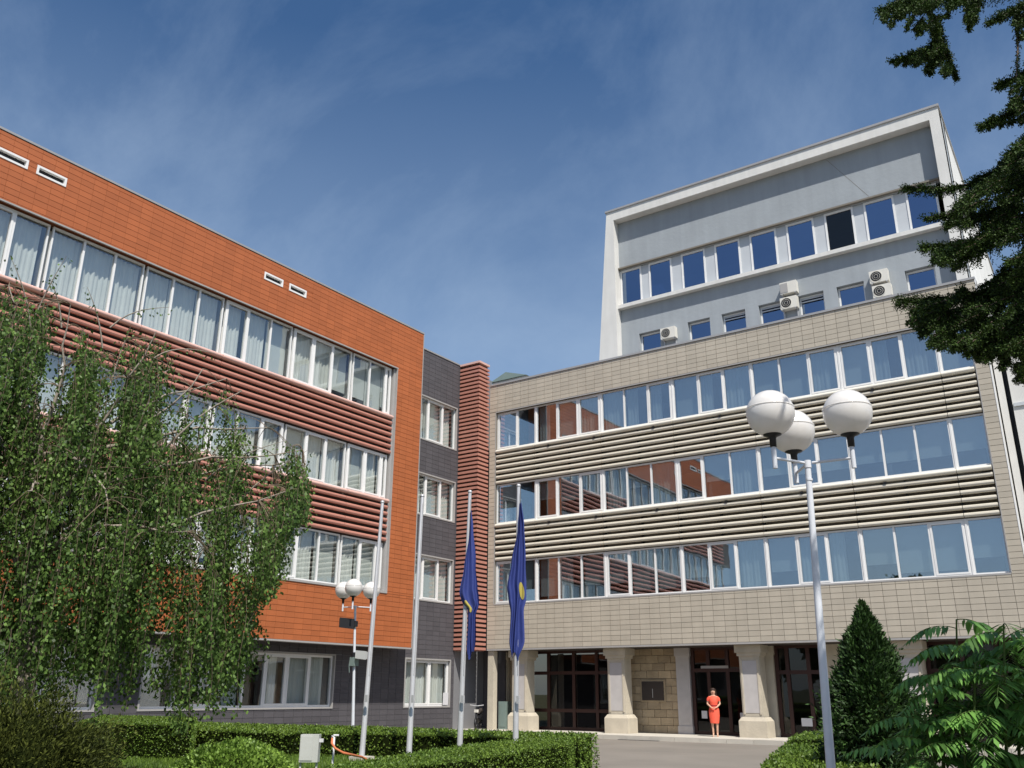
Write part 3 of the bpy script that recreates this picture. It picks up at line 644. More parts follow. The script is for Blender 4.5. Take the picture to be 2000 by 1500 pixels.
# ================================================================== STREET FURNITURE
def lamp(top, base, label, flood=False):
    top = Vector(top); base = Vector(base); L_ = thing('street_lamp', base, label, 'street lamp', 'triple globe street lamps')
    ax = (top-base)
    t = MB(); t.tube([base, base+ax*0.3, top-Vector((0,0,0.02))], [0.052, 0.044, 0.031], 18); obj('post', t, L_, M['lpost'])
    t = MB(); t.tube([top-Vector((0,0,0.19)), top-Vector((0,0,0.17))], 0.036, 18); t.tube([top-Vector((0,0,0.05)), top+Vector((0,0,0.03))], 0.038, 18)
    t.tube([base+ax*0.001, base+Vector((0,0,0.03))], 0.16, 18)
    obj('collar', t, L_, M['lpost'])
    a0 = math.atan2(RT.y, RT.x)-R(32) if not flood else math.atan2(RT.y, RT.x)-R(90)
    for k in range(3):
        an = a0+k*2*math.pi/3; d = Vector((math.cos(an), math.sin(an), 0)); e = top+d*0.47
        t = MB(); t.tube([top+d*0.05, top+d*0.46], [0.015, 0.015], 10); t.tube([e-Vector((0,0,0.11)), e+Vector((0,0,0.13))], 0.025, 12)
        arm = obj('arm', t, L_, M['lpost'])
        t = MB(); t.lathe(e, [(0.0,0.12),(0.034,0.12),(0.036,0.21),(0.045,0.23),(0.095,0.25),(0.1,0.275),(0.0,0.28)], 20); obj('lamp_cup', t, arm, M['black'])
        c = e+Vector((0,0,0.49)); t = MB(); t.lathe(c, [(0.252*math.sin(q), -0.252*math.cos(q)) for q in [math.pi*i/24 for i in range(25)]], 40); gl = obj('lamp_globe', t, arm, M['globe'])
        t = MB(); t.lathe(c, [(0.2519,0.045),(0.2545,0.05),(0.2545,0.056),(0.2517,0.06)], 40); obj('seam', t, gl, M['globe'])
    if flood:
        for (dx, dz, w, h, mm, yaw) in ((-0.2, -0.48, 0.42, 0.32, M['black'], 0.25), (0.3, -1.35, 0.34, 0.26, M['box'], -0.4)):
            c = top+RT*dx+Vector((0,0,dz))-Vector((fw.x,fw.y,0))*0.12
            u = Vector((math.cos(a0+R(90)+yaw), math.sin(a0+R(90)+yaw), 0)); v = Vector((0,0,1)).cross(u)
            t = MB(); vs = []
            for (a,b,cc) in ((-w/2,-0.1,-h/2+.04),(w/2,-0.1,-h/2),(w/2,0.1,-h/2+.05),(-w/2,0.1,-h/2+.08),(-w/2,-0.1,h/2),(w/2,-0.1,h/2-.03),(w/2,0.1,h/2-.06),(-w/2,0.1,h/2-.03)): vs.append(c+u*a+v*b+Vector((0,0,cc)))
            t.add(vs, [(0,3,2,1),(4,5,6,7),(0,1,5,4),(1,2,6,5),(2,3,7,6),(3,0,4,7)]); f = obj('floodlight', t, L_, mm)
            t = MB(); q = base+ax*((c.z-base.z)/ax.z); t.tube([q, c+v*0.1], 0.018, 6); t.tube([q-Vector((0,0,0.08)), q+Vector((0,0,0.08))], 0.085, 10); obj('bracket', t, f, M['black'])
        t = MB(); q = base+ax*0.62; t.tube([q-RT*0.12+Vector((0,0,0.1)), q-RT*0.14-Vector((0,0,0.1)), q-RT*0.12-Vector((0,0,0.3))], 0.012, 5); t.box(q.x-0.09,q.x+0.09,q.y-0.09,q.y+0.09,q.z-0.12,q.z+0.12); obj('junction_box', t, L_, M['cab'])
lamp((-2.739, 9.501, 4.0), (-2.847, 9.494, 0), 'nearer street lamp, three white globes in front of the beige wing')
lamp((-18.955, 19.326, 4.0), (-18.93, 19.53, 0), 'farther three-globe street lamp with a black floodlight, in front of the orange wing', True)

tops = [(747,982),(825,970),(918,962),(1013,950)]; bases = [(-14.298,15.038,.3),(-13.0,15.05,.3),(-12.16,15.65,.3),(-10.868,15.799,.3)]
plab = ['bare steel flagpole leaning at the left of the row, orange hose round its foot', 'bare steel flagpole between the hose pole and the first flag', 'flagpole holding the blue flag in front of the red louvres', 'rightmost flagpole, with the blue flag in front of the beige wing']
ptop = []
for i in range(4):
    tp = Pz(*tops[i], 6.0); bs = Vector(bases[i]); ptop.append((tp, bs))
    p_ = thing('flagpole', bs, plab[i], 'flagpole', 'steel flagpoles in a row behind the hedge')
    t = MB(); t.tube([bs, bs.lerp(tp, 0.5), tp], [0.062, 0.05, 0.038], 14); obj('pole', t, p_, M['steel'])
    t = MB(); t.lathe(tp, [(0.0,0.06),(0.035,0.05),(0.05,0.02),(0.05,0.0),(0.03,-0.02)], 12); obj('finial', t, p_, M['steel'])
    t = MB(); t.tube([bs.lerp(tp,0.3)+Vector((0.06,-0.04,0)), bs.lerp(tp,0.97)+Vector((0.05,-0.03,0))], 0.006, 4); t.box(bs.x+.05, bs.x+.11, bs.y-.05, bs.y, bs.z+1.15, bs.z+1.3); obj('halyard', t, p_, M['steel'])
    t = MB(); t.box(bs.x-.19, bs.x+.19, bs.y-.19, bs.y+.19, 0.29, 0.37); obj('base_block', t, p_, M['kerb'])
t = MB(); b0 = ptop[2][0].lerp(ptop[2][1], 0.78)
nt_ = MB(); q = Vector((-25.86, 33.0, 1.5)); 

def flag(top, bot, z_top, z_bot, prof, label, ph, emb):
    """gathered cloth: prof = list of (v, left, right) offsets in metres from pole axis along camera-right-ish X"""
    u = Vector((RT.x, RT.y, 0)).normalized(); w = Vector((-u.y, u.x, 0))
    nv, nu = 44, 30
    def side(v):
        for i in range(len(prof)-1):
            if prof[i][0] <= v <= prof[i+1][0]:
                s = (v-prof[i][0])/(prof[i+1][0]-prof[i][0]+1e-9); s = s*s*(3-2*s)
                return prof[i][1]*(1-s)+prof[i+1][1]*s, prof[i][2]*(1-s)+prof[i+1][2]*s
        return prof[-1][1:]
    def pt(a, v):
        z = z_top+(z_bot-z_top)*v; l, r = side(v)
        ax = top.lerp(bot, (top.z-z)/(top.z-bot.z))
        f = 7.5; d = 0.055*math.sin(a*f*2+ph+v*1.3)*(0.45+v*0.6)+0.02*math.sin(a*19+v*4)
        return ax+u*(l+(r-l)*a+0.012*math.sin(v*9+a*6))+w*(-0.1+d)+Vector((0,0,-0.10*math.sin(a*5+ph)*v-0.02*math.cos(a*15)))
    t = MB(); t.add([pt(i/nu, j/nv) for j in range(nv+1) for i in range(nu+1)], [(j*(nu+1)+i, j*(nu+1)+i+1, (j+1)*(nu+1)+i+1, (j+1)*(nu+1)+i) for j in range(nv) for i in range(nu)], True)
    o = thing('flag', top, label, 'flag', 'blue flags hanging limp on the poles'); obj('cloth', t, o, M['flag'])
    a0, a1, v0, v1 = emb; t = MB(); n = 8; pts = []
    for j in range(n+1):
        for i in range(n+1):
            cu, cv = -1+2*i/n, -1+2*j/n; du = cu*math.sqrt(max(0,1-cv*cv/2)); dv = cv*math.sqrt(max(0,1-cu*cu/2))
            pts.append(pt((a0+a1)/2+(a1-a0)/2*du, (v0+v1)/2+(v1-v0)/2*dv)-w*0.012)
    t.add(pts, [(j*(n+1)+i, j*(n+1)+i+1, (j+1)*(n+1)+i+1, (j+1)*(n+1)+i) for j in range(n) for i in range(n)], True); obj('emblem', t, o, M['gold'])
flag(ptop[2][0], ptop[2][1], 5.55, 2.4, [(0,0.03,0.06),(0.12,0.02,0.1),(0.4,-0.06,0.2),(0.57,-0.13,0.27),(0.62,-0.08,0.3),(0.68,0.06,0.31),(0.75,0.06,0.24),(0.93,0.05,0.25),(1,0.1,0.23)], 'furled blue flag in front of the red louvred shaft', 0.5, (0.08,0.34,0.62,0.70))
flag(ptop[3][0], ptop[3][1], 5.6, 2.35, [(0,0.02,0.07),(0.15,-0.02,0.12),(0.4,-0.14,0.17),(0.55,-0.21,0.2),(0.62,-0.18,0.2),(0.7,-0.14,0.14),(0.88,-0.17,0.15),(1,-0.1,0.02)], 'furled blue flag with a large yellow patch, in front of the beige wing', 2.4, (0.55,0.9,0.54,0.64))

# notice on the grey wall, moped, cabinet by the entrance
t = MB(); t.box(XD+0.02, XD+0.03, 32.05, 32.4, 1.15, 1.65); tag(obj('notice', t, None, M['paper']), 'small pale notice on the grey wall just right of the first flag pole foot', 'notice')
t = MB(); t.box(-24.55, -24.12, 34.35, 34.75, 0.152, 1.3); cb = thing('utility_cabinet', (-24.3,34.5,0.15), 'slim green-grey utility cabinet between the end pier and the first stone column', 'cabinet'); obj('casing', t, cb, M['cab'])
t = MB(); t.box(-24.5, -24.17, 34.335, 34.348, 0.25, 1.22); obj('door', t, cb, M['cab'])
mo = thing('moped', (-25.1,33.4,0.15), 'dark parked moped against the grey wall below the louvred shaft', 'moped')
c = Vector((-25.1, 33.6, 0.15)); u = Vector((0.45,-0.89,0)).normalized()
for s_ in (-1, 1):
    t = MB(); cc = c+u*0.55*s_+Vector((0,0,0.25)); t.tube([cc+(u*math.cos(2*math.pi*k/16)+Vector((0,0,1))*math.sin(2*math.pi*k/16))*0.2 for k in range(17)], 0.05, 6, False); obj('wheel', t, mo, M['black'])
t = MB(); t.tube([c+u*-0.6+Vector((0,0,0.62)), c+u*-0.25+Vector((0,0,0.5)), c+u*0.1+Vector((0,0,0.34)), c+u*0.42+Vector((0,0,0.5))], [0.09,0.15,0.09,0.07], 8); t.tube([c+u*0.55+Vector((0,0,0.28)), c+u*0.42+Vector((0,0,0.95))], [0.05,0.045], 8); obj('body', t, mo, M['black'])
t = MB(); t.tube([c+u*-0.62+Vector((0,0,0.76)), c+u*-0.05+Vector((0,0,0.72))], [0.11,0.09], 8); obj('saddle', t, mo, M['insided'])
v = Vector((-u.y,u.x,0)); t = MB(); t.tube([c+u*0.38+v*0.3+Vector((0,0,1.0)), c+u*0.42+Vector((0,0,0.96)), c+u*0.38-v*0.3+Vector((0,0,1.0))], 0.02, 6); obj('handlebar', t, mo, M['steel'])
t = MB(); t.box(c.x+u.x*0.5-.08, c.x+u.x*0.5+.08, c.y+u.y*0.5-.05, c.y+u.y*0.5+.05, 0.85, 0.97); obj('headlight', t, mo, M['ac'])

# electrical box
eb = thing('electrical_box', (-13.3,12.6,0.3), 'light grey electrical box on legs in front of the dark hedge', 'electrical box')
e0 = Pz(583,1489,0.52); eu = Vector((RT.x,RT.y,0)).normalized(); ev = Vector((-eu.y,eu.x,0)); ew, eh, edp = 0.36, 0.52, 0.22
def obox(t, o, a0, a1, b0, b1, c0, c1):
    vs = [o+eu*a+ev*b+Vector((0,0,c)) for c in (c0,c1) for a,b in ((a0,b0),(a1,b0),(a1,b1),(a0,b1))]
    t.add(vs, [(0,3,2,1),(4,5,6,7),(0,1,5,4),(1,2,6,5),(2,3,7,6),(3,0,4,7)])
e0 = Vector((-13.0, 12.2, 0)); e0 = P(602, 1490, 17.6); e0.z = 0
t = MB(); obox(t, e0, -0.17, 0.16, 0, 0.2, 0.47, 0.93); obj('casing', t, eb, M['box'])
t = MB(); obox(t, e0, -0.155, 0.06, -0.012, -0.001, 0.50, 0.90); obj('door', t, eb, M['box'])
t = MB(); obox(t, e0, 0.16, 0.23, 0.05, 0.1, 0.80, 0.86); obj('connector', t, eb, M['paper'])
for a in (-0.165, 0.12): t = MB(); obox(t, e0, a, a+0.03, 0.05, 0.09, 0.28, 0.469); obj('leg', t, eb, M['box'])
# hose and standpipe
hs_ = [P(649,1442,18.3), P(648,1452,18.2), P(655,1462,18.1), P(670,1470,18.0), P(690,1475,18.4), P(706,1478,20.2), P(716,1483,20.3)]
fb = thing('standpipe_hose', (hs_[0].x,hs_[0].y,0.3), 'orange hose drooping from a thin white tap to the foot of the first flagpole', 'hose')
t = MB(); t.tube(hs_, 0.022, 8); obj('hose', t, fb, M['hose'])
t = MB(); q = hs_[0]; t.tube([Vector((q.x+.05,q.y,0.28)), Vector((q.x+.05,q.y,q.z+0.02)), q+Vector((0.0,0,0.04)), q+Vector((0,0,-0.02))], 0.02, 8); t.tube([q+eu*0.02+Vector((0,0,0.05)), q+eu*0.12+Vector((0,0,0.05))], 0.02, 6); obj('tap', t, fb, M['paper'])

# ================================================================== VEGETATION
def leaf(mb, p, d, n, l, w):          # rhombic leaf
    s = d.cross(n)
    if s.length < 1e-5: return
    s = s.normalized()*w; q = p+d*l*0.5
    mb.v += [tuple(p), tuple(q+s), tuple(p+d*l), tuple(q-s)]; b = len(mb.v)-4; mb.f.append((b,b+1,b+2,b+3)); mb.sm.append(False)
def rv(r=random): 
    while True:
        v = Vector((r.uniform(-1,1), r.uniform(-1,1), r.uniform(-1,1)))
        if 0.05 < v.length < 1: return v.normalized()
def hedge(poly, z0, z1, label, dens=900, ls=0.035, bed=False, mt='hedge'):
    """poly ccw list of xy"""
    c = Vector((sum(p[0] for p in poly)/len(poly), sum(p[1] for p in poly)/len(poly), 0))
    h = thing('hedge', (c.x,c.y,0), label, 'hedge', 'clipped hedges')
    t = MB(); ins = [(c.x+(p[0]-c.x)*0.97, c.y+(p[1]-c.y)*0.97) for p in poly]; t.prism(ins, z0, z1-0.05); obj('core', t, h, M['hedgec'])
    t = MB(); n = len(poly)
    def put(p, nrm):
        p = p+nrm*random.uniform(-0.045, 0.02+0.02*noise.noise(p*3)); d = (nrm*0.5+rv()).normalized(); leaf(t, p, d, rv(), ls*random.uniform(.7,1.4), ls*0.4)
    for i in range(n):
        a = Vector((*poly[i],0)); b = Vector((*poly[(i+1)%n],0)); e = b-a; nr = Vector((e.y,-e.x,0)).normalized()
        if nr.dot(Vector((0,0,0))-a) < 0 and nr.dot(a-Vector((0,0,0))) > 0.5 and e.length > 2 and False: continue
        for _ in range(int(e.length*(z1-z0)*dens)):
            s = random.random(); put(a+e*s+Vector((0,0,z0+(z1-z0)*random.random())), nr)
    tris = [(poly[0], poly[i], poly[i+1]) for i in range(1, n-1)]
    for (a,b,c_) in tris:
        ar = abs((b[0]-a[0])*(c_[1]-a[1])-(c_[0]-a[0])*(b[1]-a[1]))/2
        for _ in range(int(ar*dens*1.3)):
            u_, v_ = random.random(), random.random()
            if u_+v_ > 1: u_, v_ = 1-u_, 1-v_
            put(Vector((a[0]+(b[0]-a[0])*u_+(c_[0]-a[0])*v_, a[1]+(b[1]-a[1])*u_+(c_[1]-a[1])*v_, z1)), Vector((0,0,1)))
    o = obj('leaves', t, h, M[mt]); o['kind'] = 'stuff'
    return h
def xy(px, py, z): p = Pz(px, py, z); return (p.x, p.y)
# back hedge (behind the poles), side end, front hedge, left block
fr_ = [xy(375,1424,.75), xy(560,1431,.75), xy(720,1432,.75), xy(880,1435,.75), xy(1010,1438,.75), xy(1130,1441,.75)]
bk_ = [xy(1168,1434,.75), xy(1010,1429.5,.75), xy(880,1426,.75), xy(720,1420,.75), xy(560,1417,.75), xy(375,1411,.75)]
for i in range(5):
    hl = ['back hedge piece nearest the clipped block at the left', 'back hedge piece behind the electrical box', 'back hedge piece behind the two bare flagpoles', 'back hedge piece behind the flagpoles with flags', 'right end piece of the back hedge at the plaza edge'][i]
h1 = hedge(fr_+bk_, 0.0, .75, 'long low dark hedge running behind the flagpoles', 420, 0.05)
f2 = [xy(600,1512,.85), xy(760,1493,.85), xy(900,1483,.85), xy(1010,1466,.85), xy(1112,1449,.85)]
b2 = [xy(1122,1444,.85), xy(1060,1442.5,.85), xy(960,1450,.85), xy(830,1468,.85), xy(700,1488,.85), xy(620,1502,.85)]
hedge(f2+b2, 0.0, .85, 'bright green front hedge curving towards the viewer, before the flagpoles', 1500, 0.028)
hedge([xy(150,1411,1.0), xy(378,1414,1.0), xy(384,1402,1.0), xy(200,1398,1.0)], 0.0, 1.0, 'tall squared hedge block between the yew and the round bush', 900, 0.035)
rh = [xy(1484,1500,.75), xy(1640,1500,.75), xy(1720,1500,.75), xy(1700,1474,.75), xy(1690,1462,.75), xy(1640,1441,.75), xy(1545,1445,.75), xy(1528,1460,.75), xy(1508,1474,.75)]
hedge(rh, 0.0, .75, 'broad low hedge right of the plaza, mostly in shade, under the lamp', 520, 0.04)
hedge([xy(1540,1443,.85), xy(1640,1441,.85), xy(1650,1431,.85), xy(1600,1428,.85), xy(1570,1431,.85)], 0.0, .85, 'small rounded sunlit hedge beyond the shaded one, before the entrance', 500, 0.04)
# raised lawn inside
t = MB(); lp = [xy(384,1418,.9), xy(1112,1445,.9)]; 
pol = [(-24,6),(-9.5,6),(-9.9,14.2),(-10.4,16.4),(-15.2,15.6),(-19.5,14.2)]
t.prism(pol, 0.0, 0.28); tag(obj('lawn', t, None, M['lawn']), kind='structure')
t = MB(); rg = random.Random(4)
def inside(x, y):
    c_ = False; n = len(pol)
    for i in range(n):
        x1,y1 = pol[i]; x2,y2 = pol[(i+1)%n]
        if (y1 > y) != (y2 > y) and x < (x2-x1)*(y-y1)/(y2-y1)+x1: c_ = not c_
    return c_
for _ in range(26000):
    x, y = rg.uniform(-19,-9.5), rg.uniform(9,16.4)
    if inside(x,y): leaf(t, Vector((x,y,0.27)), (Vector((rg.uniform(-.4,.4),rg.uniform(-.4,.4),1))).normalized(), rv(rg), rg.uniform(.05,.11), 0.008)
tag(obj('grass', t, None, M['hedge']), 'short grass around the flagpole feet', 'grass', kind='stuff')

def shrub(name, label, c, rx, ry, rz, n, ls, mt, cat='bush', lump=0.25, spike=0.0, cone=None, wl=0.4):
    h = thing(name, (c[0],c[1],0), label, cat)
    C_ = Vector(c); t = MB()
    core = MB(); sg = 20
    def rad(d):      # direction -> radius scale
        return 1+lump*noise.noise(d*2.3+C_)+lump*0.5*noise.noise(d*5.5+C_)
    prof = [math.pi*i/10 for i in range(11)]
    vs = []
    for q in prof:
        for k in range(sg):
            a = 2*math.pi*k/sg; d = Vector((math.sin(q)*math.cos(a), math.sin(q)*math.sin(a), -math.cos(q))); r_ = rad(d)*0.8
            s = cone(-math.cos(q)) if cone else 1
            vs.append(C_+Vector((d.x*rx*r_*s, d.y*ry*r_*s, d.z*rz*(0.93 if cone else r_))))
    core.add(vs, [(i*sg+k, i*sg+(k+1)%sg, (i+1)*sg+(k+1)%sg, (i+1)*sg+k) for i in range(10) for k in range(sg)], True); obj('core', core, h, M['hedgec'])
    for _ in range(n):
        d = rv(); s = cone(d.z) if cone else 1; r_ = rad(d)*random.uniform(0.84, 1.03+spike*random.random()**3)
        p = C_+Vector((d.x*rx*r_*s, d.y*ry*r_*s, d.z*rz*(r_ if not cone else min(r_,1.02)))); dd = (d*0.9+rv()*0.8+Vector((0,0,0.5 if cone else 0.2))).normalized()
        leaf(t, p, dd, rv(), ls*random.uniform(.6,1.5), ls*wl)
    o = obj('leaves', t, h, M[mt]); o['kind'] = 'stuff'; return h
p = P(455, 1500, 13.3); shrub('round_bush', 'bright green rounded bush in front of the hedge block', (p.x,p.y,0.46), 0.80,0.80,0.56, 20000, 0.042, 'bushl', lump=0.12)
p = P(28, 1440, 9.0); shrub('yew_bush', 'dark olive spreading yew at the bottom left corner', (p.x,p.y,0.78), 0.80,0.9,0.80, 52000, 0.04, 'yew', lump=0.45, spike=0.12, wl=0.16)
p = P(1708, 1400, 14.5); top = P(1690,1183,14.5).z
zc = (0.1+top)/2; rz = (top-0.1)/2
def cone(dz):      # dz -1..1, profile width; compensates sphere
    h = (dz+1)/2; w = min(1.0, 0.75+h*0.8)*(1-max(0,h-0.25)**1.5/0.65) ; w = max(0.03, w)
    return w/max(0.25, math.sqrt(max(1e-3, 1-dz*dz)))
shrub('cypress', 'dark pointed cypress standing right of the lamp post', (p.x,p.y,zc), 0.6,0.6,rz, 34000, 0.075, 'cypress', cat='conifer', lump=0.5, spike=0.4, cone=cone, wl=0.2)

# ---- weeping birch
rb_ = random.Random(21)
bt = thing('weeping_birch', (-13.4,6.4,0), 'weeping birch with hanging leafy strands in front of the orange wing', 'tree')
U = Vector((RT.x,RT.y,0)).normalized(); D = Vector((math.sin(YAW), math.cos(YAW), 0))
tr = MB(); tb = P(30, 1500, 14.3); tb.z = 0
tp = P(70, 900, 14.3); tr.tube([tb, tb.lerp(tp,0.5)+U*0.1, tp], [0.2,0.15,0.11], 12)
limbs = []
def arc(p0, p1, rise, n=9):
    return [p0.lerp(p1, i/n)+Vector((0,0,rise*math.sin(math.pi*(i/n)**0.75))) for i in range(n+1)]
ends = [(-260,700,.5),(-120,620,-.8),(20,560,.3),(60,640,1.2),(140,600,-.6),(190,700,.9),(250,660,-.2),(300,650,-1.1),(330,720,.6),(400,720,-.5),(440,740,.4),(470,760,-1.0),(520,830,.3),(590,880,-.4),(575,900,.9),(560,960,-1.2),(450,900,1.3),(330,860,1.6),(200,840,1.8),(80,820,1.9),(-60,820,1.7),(470,1060,1.2),(360,1040,-1.6),(220,980,-1.8),(60,960,-1.8),(490,1150,.2),(300,1140,1.5),(130,1120,1.6)]
for (ex, ey, dd) in ends:
    e = P(ex, ey, 14.3+dd); s = tb.lerp(tp, rb_.uniform(0.55, 1.0))
    a = arc(s, e, rb_.uniform(0.2,0.5)); a = [q+Vector((rb_.gauss(0,.03),rb_.gauss(0,.03),rb_.gauss(0,.03))) for q in a]; limbs.append(a)
    tr.tube(a, [0.042*(1-i/10)**1.4+0.006 for i in range(10)], 6, False)
obj('trunk', tr, bt, M['birchb'])
tw = MB(); lv = MB()
top_line = [(-400,620),(-100,570),(0,530),(60,580),(130,580),(200,680),(250,625),(320,660),(360,740),(440,740),(500,850),(580,860),(610,930),(640,1000)]
bot_line = [(-400,1400),(0,1400),(60,1350),(120,1330),(180,1290),(260,1310),(300,1330),(400,1365),(480,1340),(500,1270),(520,1180),(560,1090),(600,1010),(640,960)]
def interp(tab, x):
    for i in range(len(tab)-1):
        if tab[i][0] <= x <= tab[i+1][0]: return tab[i][1]+(tab[i+1][1]-tab[i][1])*(x-tab[i][0])/(tab[i+1][0]-tab[i][0])
    return tab[0][1] if x < tab[0][0] else tab[-1][1]
allp = [(q, k) for a in limbs for k, q in enumerate(a)]
ns = 0
while ns < 1420:
    sx = rb_.uniform(-330, 600); yt = interp(top_line, sx)+8; yb = interp(bot_line, sx)
    sy = yt+(yb-yt)*(rb_.random()**1.3)*0.82
    nn = noise.noise(Vector((sx/48, sy/170, 8.4)))
    if nn < -0.06 and rb_.random() < min(0.92, 0.3-nn*3): continue
    dist = 14.3+rb_.gauss(0, 0.9)
    p = P(sx, sy, dist); ppm = FPX/14.3; ln = min(rb_.uniform(0.6, 2.6), (yb-sy)/ppm*rb_.uniform(0.72,1.04)+0.12)
    if ln < 0.3: continue
    ns += 1
    q, kk = min(allp, key=lambda t_: (t_[0]-p).length_squared+(0 if t_[0].z > p.z-0.2 else 3))
    if (q-p).length < 0.9:
        tw.tube(arc(q, p, 0.05, 5), [0.008,0.007,0.006,0.005,0.004,0.004], 3, False)
    sway = Vector((rb_.gauss(0,.08), rb_.gauss(0,.08), 0)); m = int(ln/0.12)+2; pts = []
    for i in range(m+1):
        s = i/m; pts.append(p+sway*math.sin(s*2.2)+U*0.03*math.sin(s*7+ns)-Vector((0,0,ln*s)))
    tw.tube(pts, [0.005*(1-0.6*i/m) for i in range(m+1)], 3, False)
    nl = int(ln*rb_.uniform(50, 105))
    for i in range(nl):
        s = rb_.random()**0.8; fi = s*m; i0 = min(m-1, int(fi)); c_ = pts[i0].lerp(pts[i0+1], fi-i0)
        off = Vector((rb_.gauss(0,.055), rb_.gauss(0,.055), rb_.gauss(0,.03)))
        d_ = (Vector((rb_.uniform(-1,1), rb_.uniform(-1,1), -0.9))).normalized()
        leaf(lv, c_+off, d_, rv(rb_), rb_.uniform(.036,.08), rb_.uniform(.015,.026))
obj('branches', tw, bt, M['twig'])['kind'] = 'stuff'
# sparse bare upright sprays over the top
sp = MB()
for (a, b) in (((60,640),(20,500)),((60,640),(130,500)),((120,640),(95,540)),((200,680),(170,560)),((215,640),(330,600)),((300,700),(420,690)),((400,940),(560,860)),((450,1000),(600,880))):
    q0 = P(*a, 14.2); q1 = P(*b, 14.0); pts = arc(q0, q1, 0.12, 7); sp.tube(pts, [0.014-0.0016*i for i in range(8)], 4, False)
    for i in range(3, 8):
        for k in range(4):
            leaf(lv, pts[i]+rv(rb_)*0.06-Vector((0,0,0.05)), Vector((rb_.uniform(-1,1),rb_.uniform(-1,1),-.8)).normalized(), rv(rb_), .05, .017)
obj('sprays', sp, bt, M['birchb'])
o = obj('crown', lv, bt, M['birch']); o['kind'] = 'stuff'

# ---- fir tree reaching in from the right
rc = random.Random(5)
ft = thing('fir_tree', (1.3,8.2,0), 'dark fir hanging drooping branches into the top right corner', 'tree')
DF = 7.15
fb_ = MB(); fbase = P(2200, 1400, 7.5); fbase.z = 0; ftop = P(2170, 200, 7.6); ftop2 = ftop+Vector((0.1,0,3.2)); fb_.tube([fbase, fbase.lerp(ftop,0.5), ftop, ftop2], [0.2,0.17,0.12,0.03], 12)
nd = MB(); br = MB()
def twig_tuft(p, d, ln, w):      # a shoot with needles all round
    n = max(8, int(ln/0.008)); 
    perp = d.orthogonal().normalized(); b = d.cross(perp)
    for i in range(n):
        s = i/n; an = rc.random()*6.283; o_ = (perp*math.cos(an)+b*math.sin(an)); dd = (o_*1.0+d*0.75).normalized()
        leaf(nd, p+d*ln*s, dd, rv(rc), w*rc.uniform(.7,1.1)*(1-0.35*s), 0.005)
def spray(path, th, dens=1.0, dd=0.0, hang=1.0, rad=0.012):
    pts = [P(a, b, DF+dd+0.12*i) for i, (a, b) in enumerate(reversed(path))][::-1]
    br.tube(pts, [rad*(0.4+0.6*(len(pts)-1-i)/(len(pts)-1)) if True else rad for i in range(len(pts))][::-1] if False else [rad*(1-0.7*i/(len(pts)-1)) for i in range(len(pts))], 6, False)
    tot = sum((pts[i+1]-pts[i]).length for i in range(len(pts)-1)); n = int(tot*340*dens)
    for k in range(n):
        s = rc.random()*(len(pts)-1); i = int(s); q = pts[i].lerp(pts[i+1], s-i); along = (pts[i+1]-pts[i]).normalized()
        ln = th/FPX*DF*rc.uniform(.45,1.25); taper = 1-0.45*(s/(len(pts)-1)); 
        d_ = (Vector((rc.uniform(-.5,.5), rc.uniform(-.5,.5), -rc.uniform(.2,1.0)*hang))+along*rc.uniform(.2,1.0)).normalized()
        twig_tuft(q, d_, max(.05, ln*taper), 0.026)
        if rc.random() < 0.35: twig_tuft(q, (along+rv(rc)*0.5+Vector((0,0,.35))).normalized(), 0.07, 0.024)
# path = base -> tip, in photo pixels; th = hanging length
for path, th, de, dd in (
    ([(2080,-60),(1960,-30),(1850,-5),(1780,8),(1718,18)], 48, 1.2, 0),
    ([(1810,20),(1835,50),(1820,90),(1790,108),(1742,118)], 20, 1.4, 0.1),
    ([(1835,60),(1833,100),(1818,140)], 14, 1.3, -.1), ([(1838,70),(1852,110),(1868,152)], 16, 1.3, .1),
    ([(1990,-60),(1930,-20),(1885,0),(1862,-4)], 22, 1.2, .2), ([(1900,0),(1895,30),(1893,55)], 14, 1.4, .2),
    ([(2080,-10),(2010,5),(1965,28),(1930,43)], 24, 1.3, -.2), ([(1985,30),(1988,90),(1985,150)], 5, 0.2, -.1),
    ([(2090,120),(2020,130),(1975,155),(1948,168)], 26, 1.4, .1), ([(2080,190),(2010,200),(1960,225),(1915,246)], 26, 1.4, -.1),
    ([(2100,230),(2030,270),(1960,330),(1905,350)], 36, 1.5, .2), ([(2000,300),(1930,352),(1850,368),(1768,367)], 30, 1.5, 0),
    ([(1900,370),(1870,410),(1850,440)], 34, 1.2, .1), ([(1960,430),(1900,470),(1850,480),(1804,482)], 34, 1.6, -.1),
    ([(1900,390),(1850,420),(1808,425)], 14, 1.0, .0),
    ([(2100,300),(2020,360),(1960,400),(1890,430)], 60, 1.6, .3), ([(2110,380),(2040,420),(1960,450),(1880,500)], 60, 1.6, -.3),
    ([(2100,470),(2040,520),(1970,570),(1900,590)], 56, 1.6, .2), ([(2060,520),(1960,560),(1860,582),(1758,585)], 42, 1.7, 0),
    ([(2090,560),(2010,610),(1920,630),(1820,625)], 46, 1.6, .3), ([(2090,610),(2010,650),(1930,670),(1860,665)], 36, 1.6, -.2),
    ([(2090,650),(2030,690),(1985,715)], 36, 1.4, .1), ([(2100,20),(2060,60),(2010,120)], 50, 1.2, .1), ([(2120,600),(2060,600),(2010,570)], 70, 1.3, 0), ([(2120,420),(2060,440),(1990,500)], 60, 1.3, 0),
    ([(2180,100),(2120,150),(2060,260)], 60, 1.0, .1), ([(2180,300),(2120,350),(2040,340)], 70, 1.3, .1)):
    spray(path, th, de, dd)
mass = [(1885,385),(1950,330),(2010,260),(2090,200),(2090,740),(2000,730),(1960,700),(1900,685),(1850,675),(1800,640),(1775,600),(1860,570),(1900,555),(1870,520),(1830,500),(1880,470),(1860,430)]
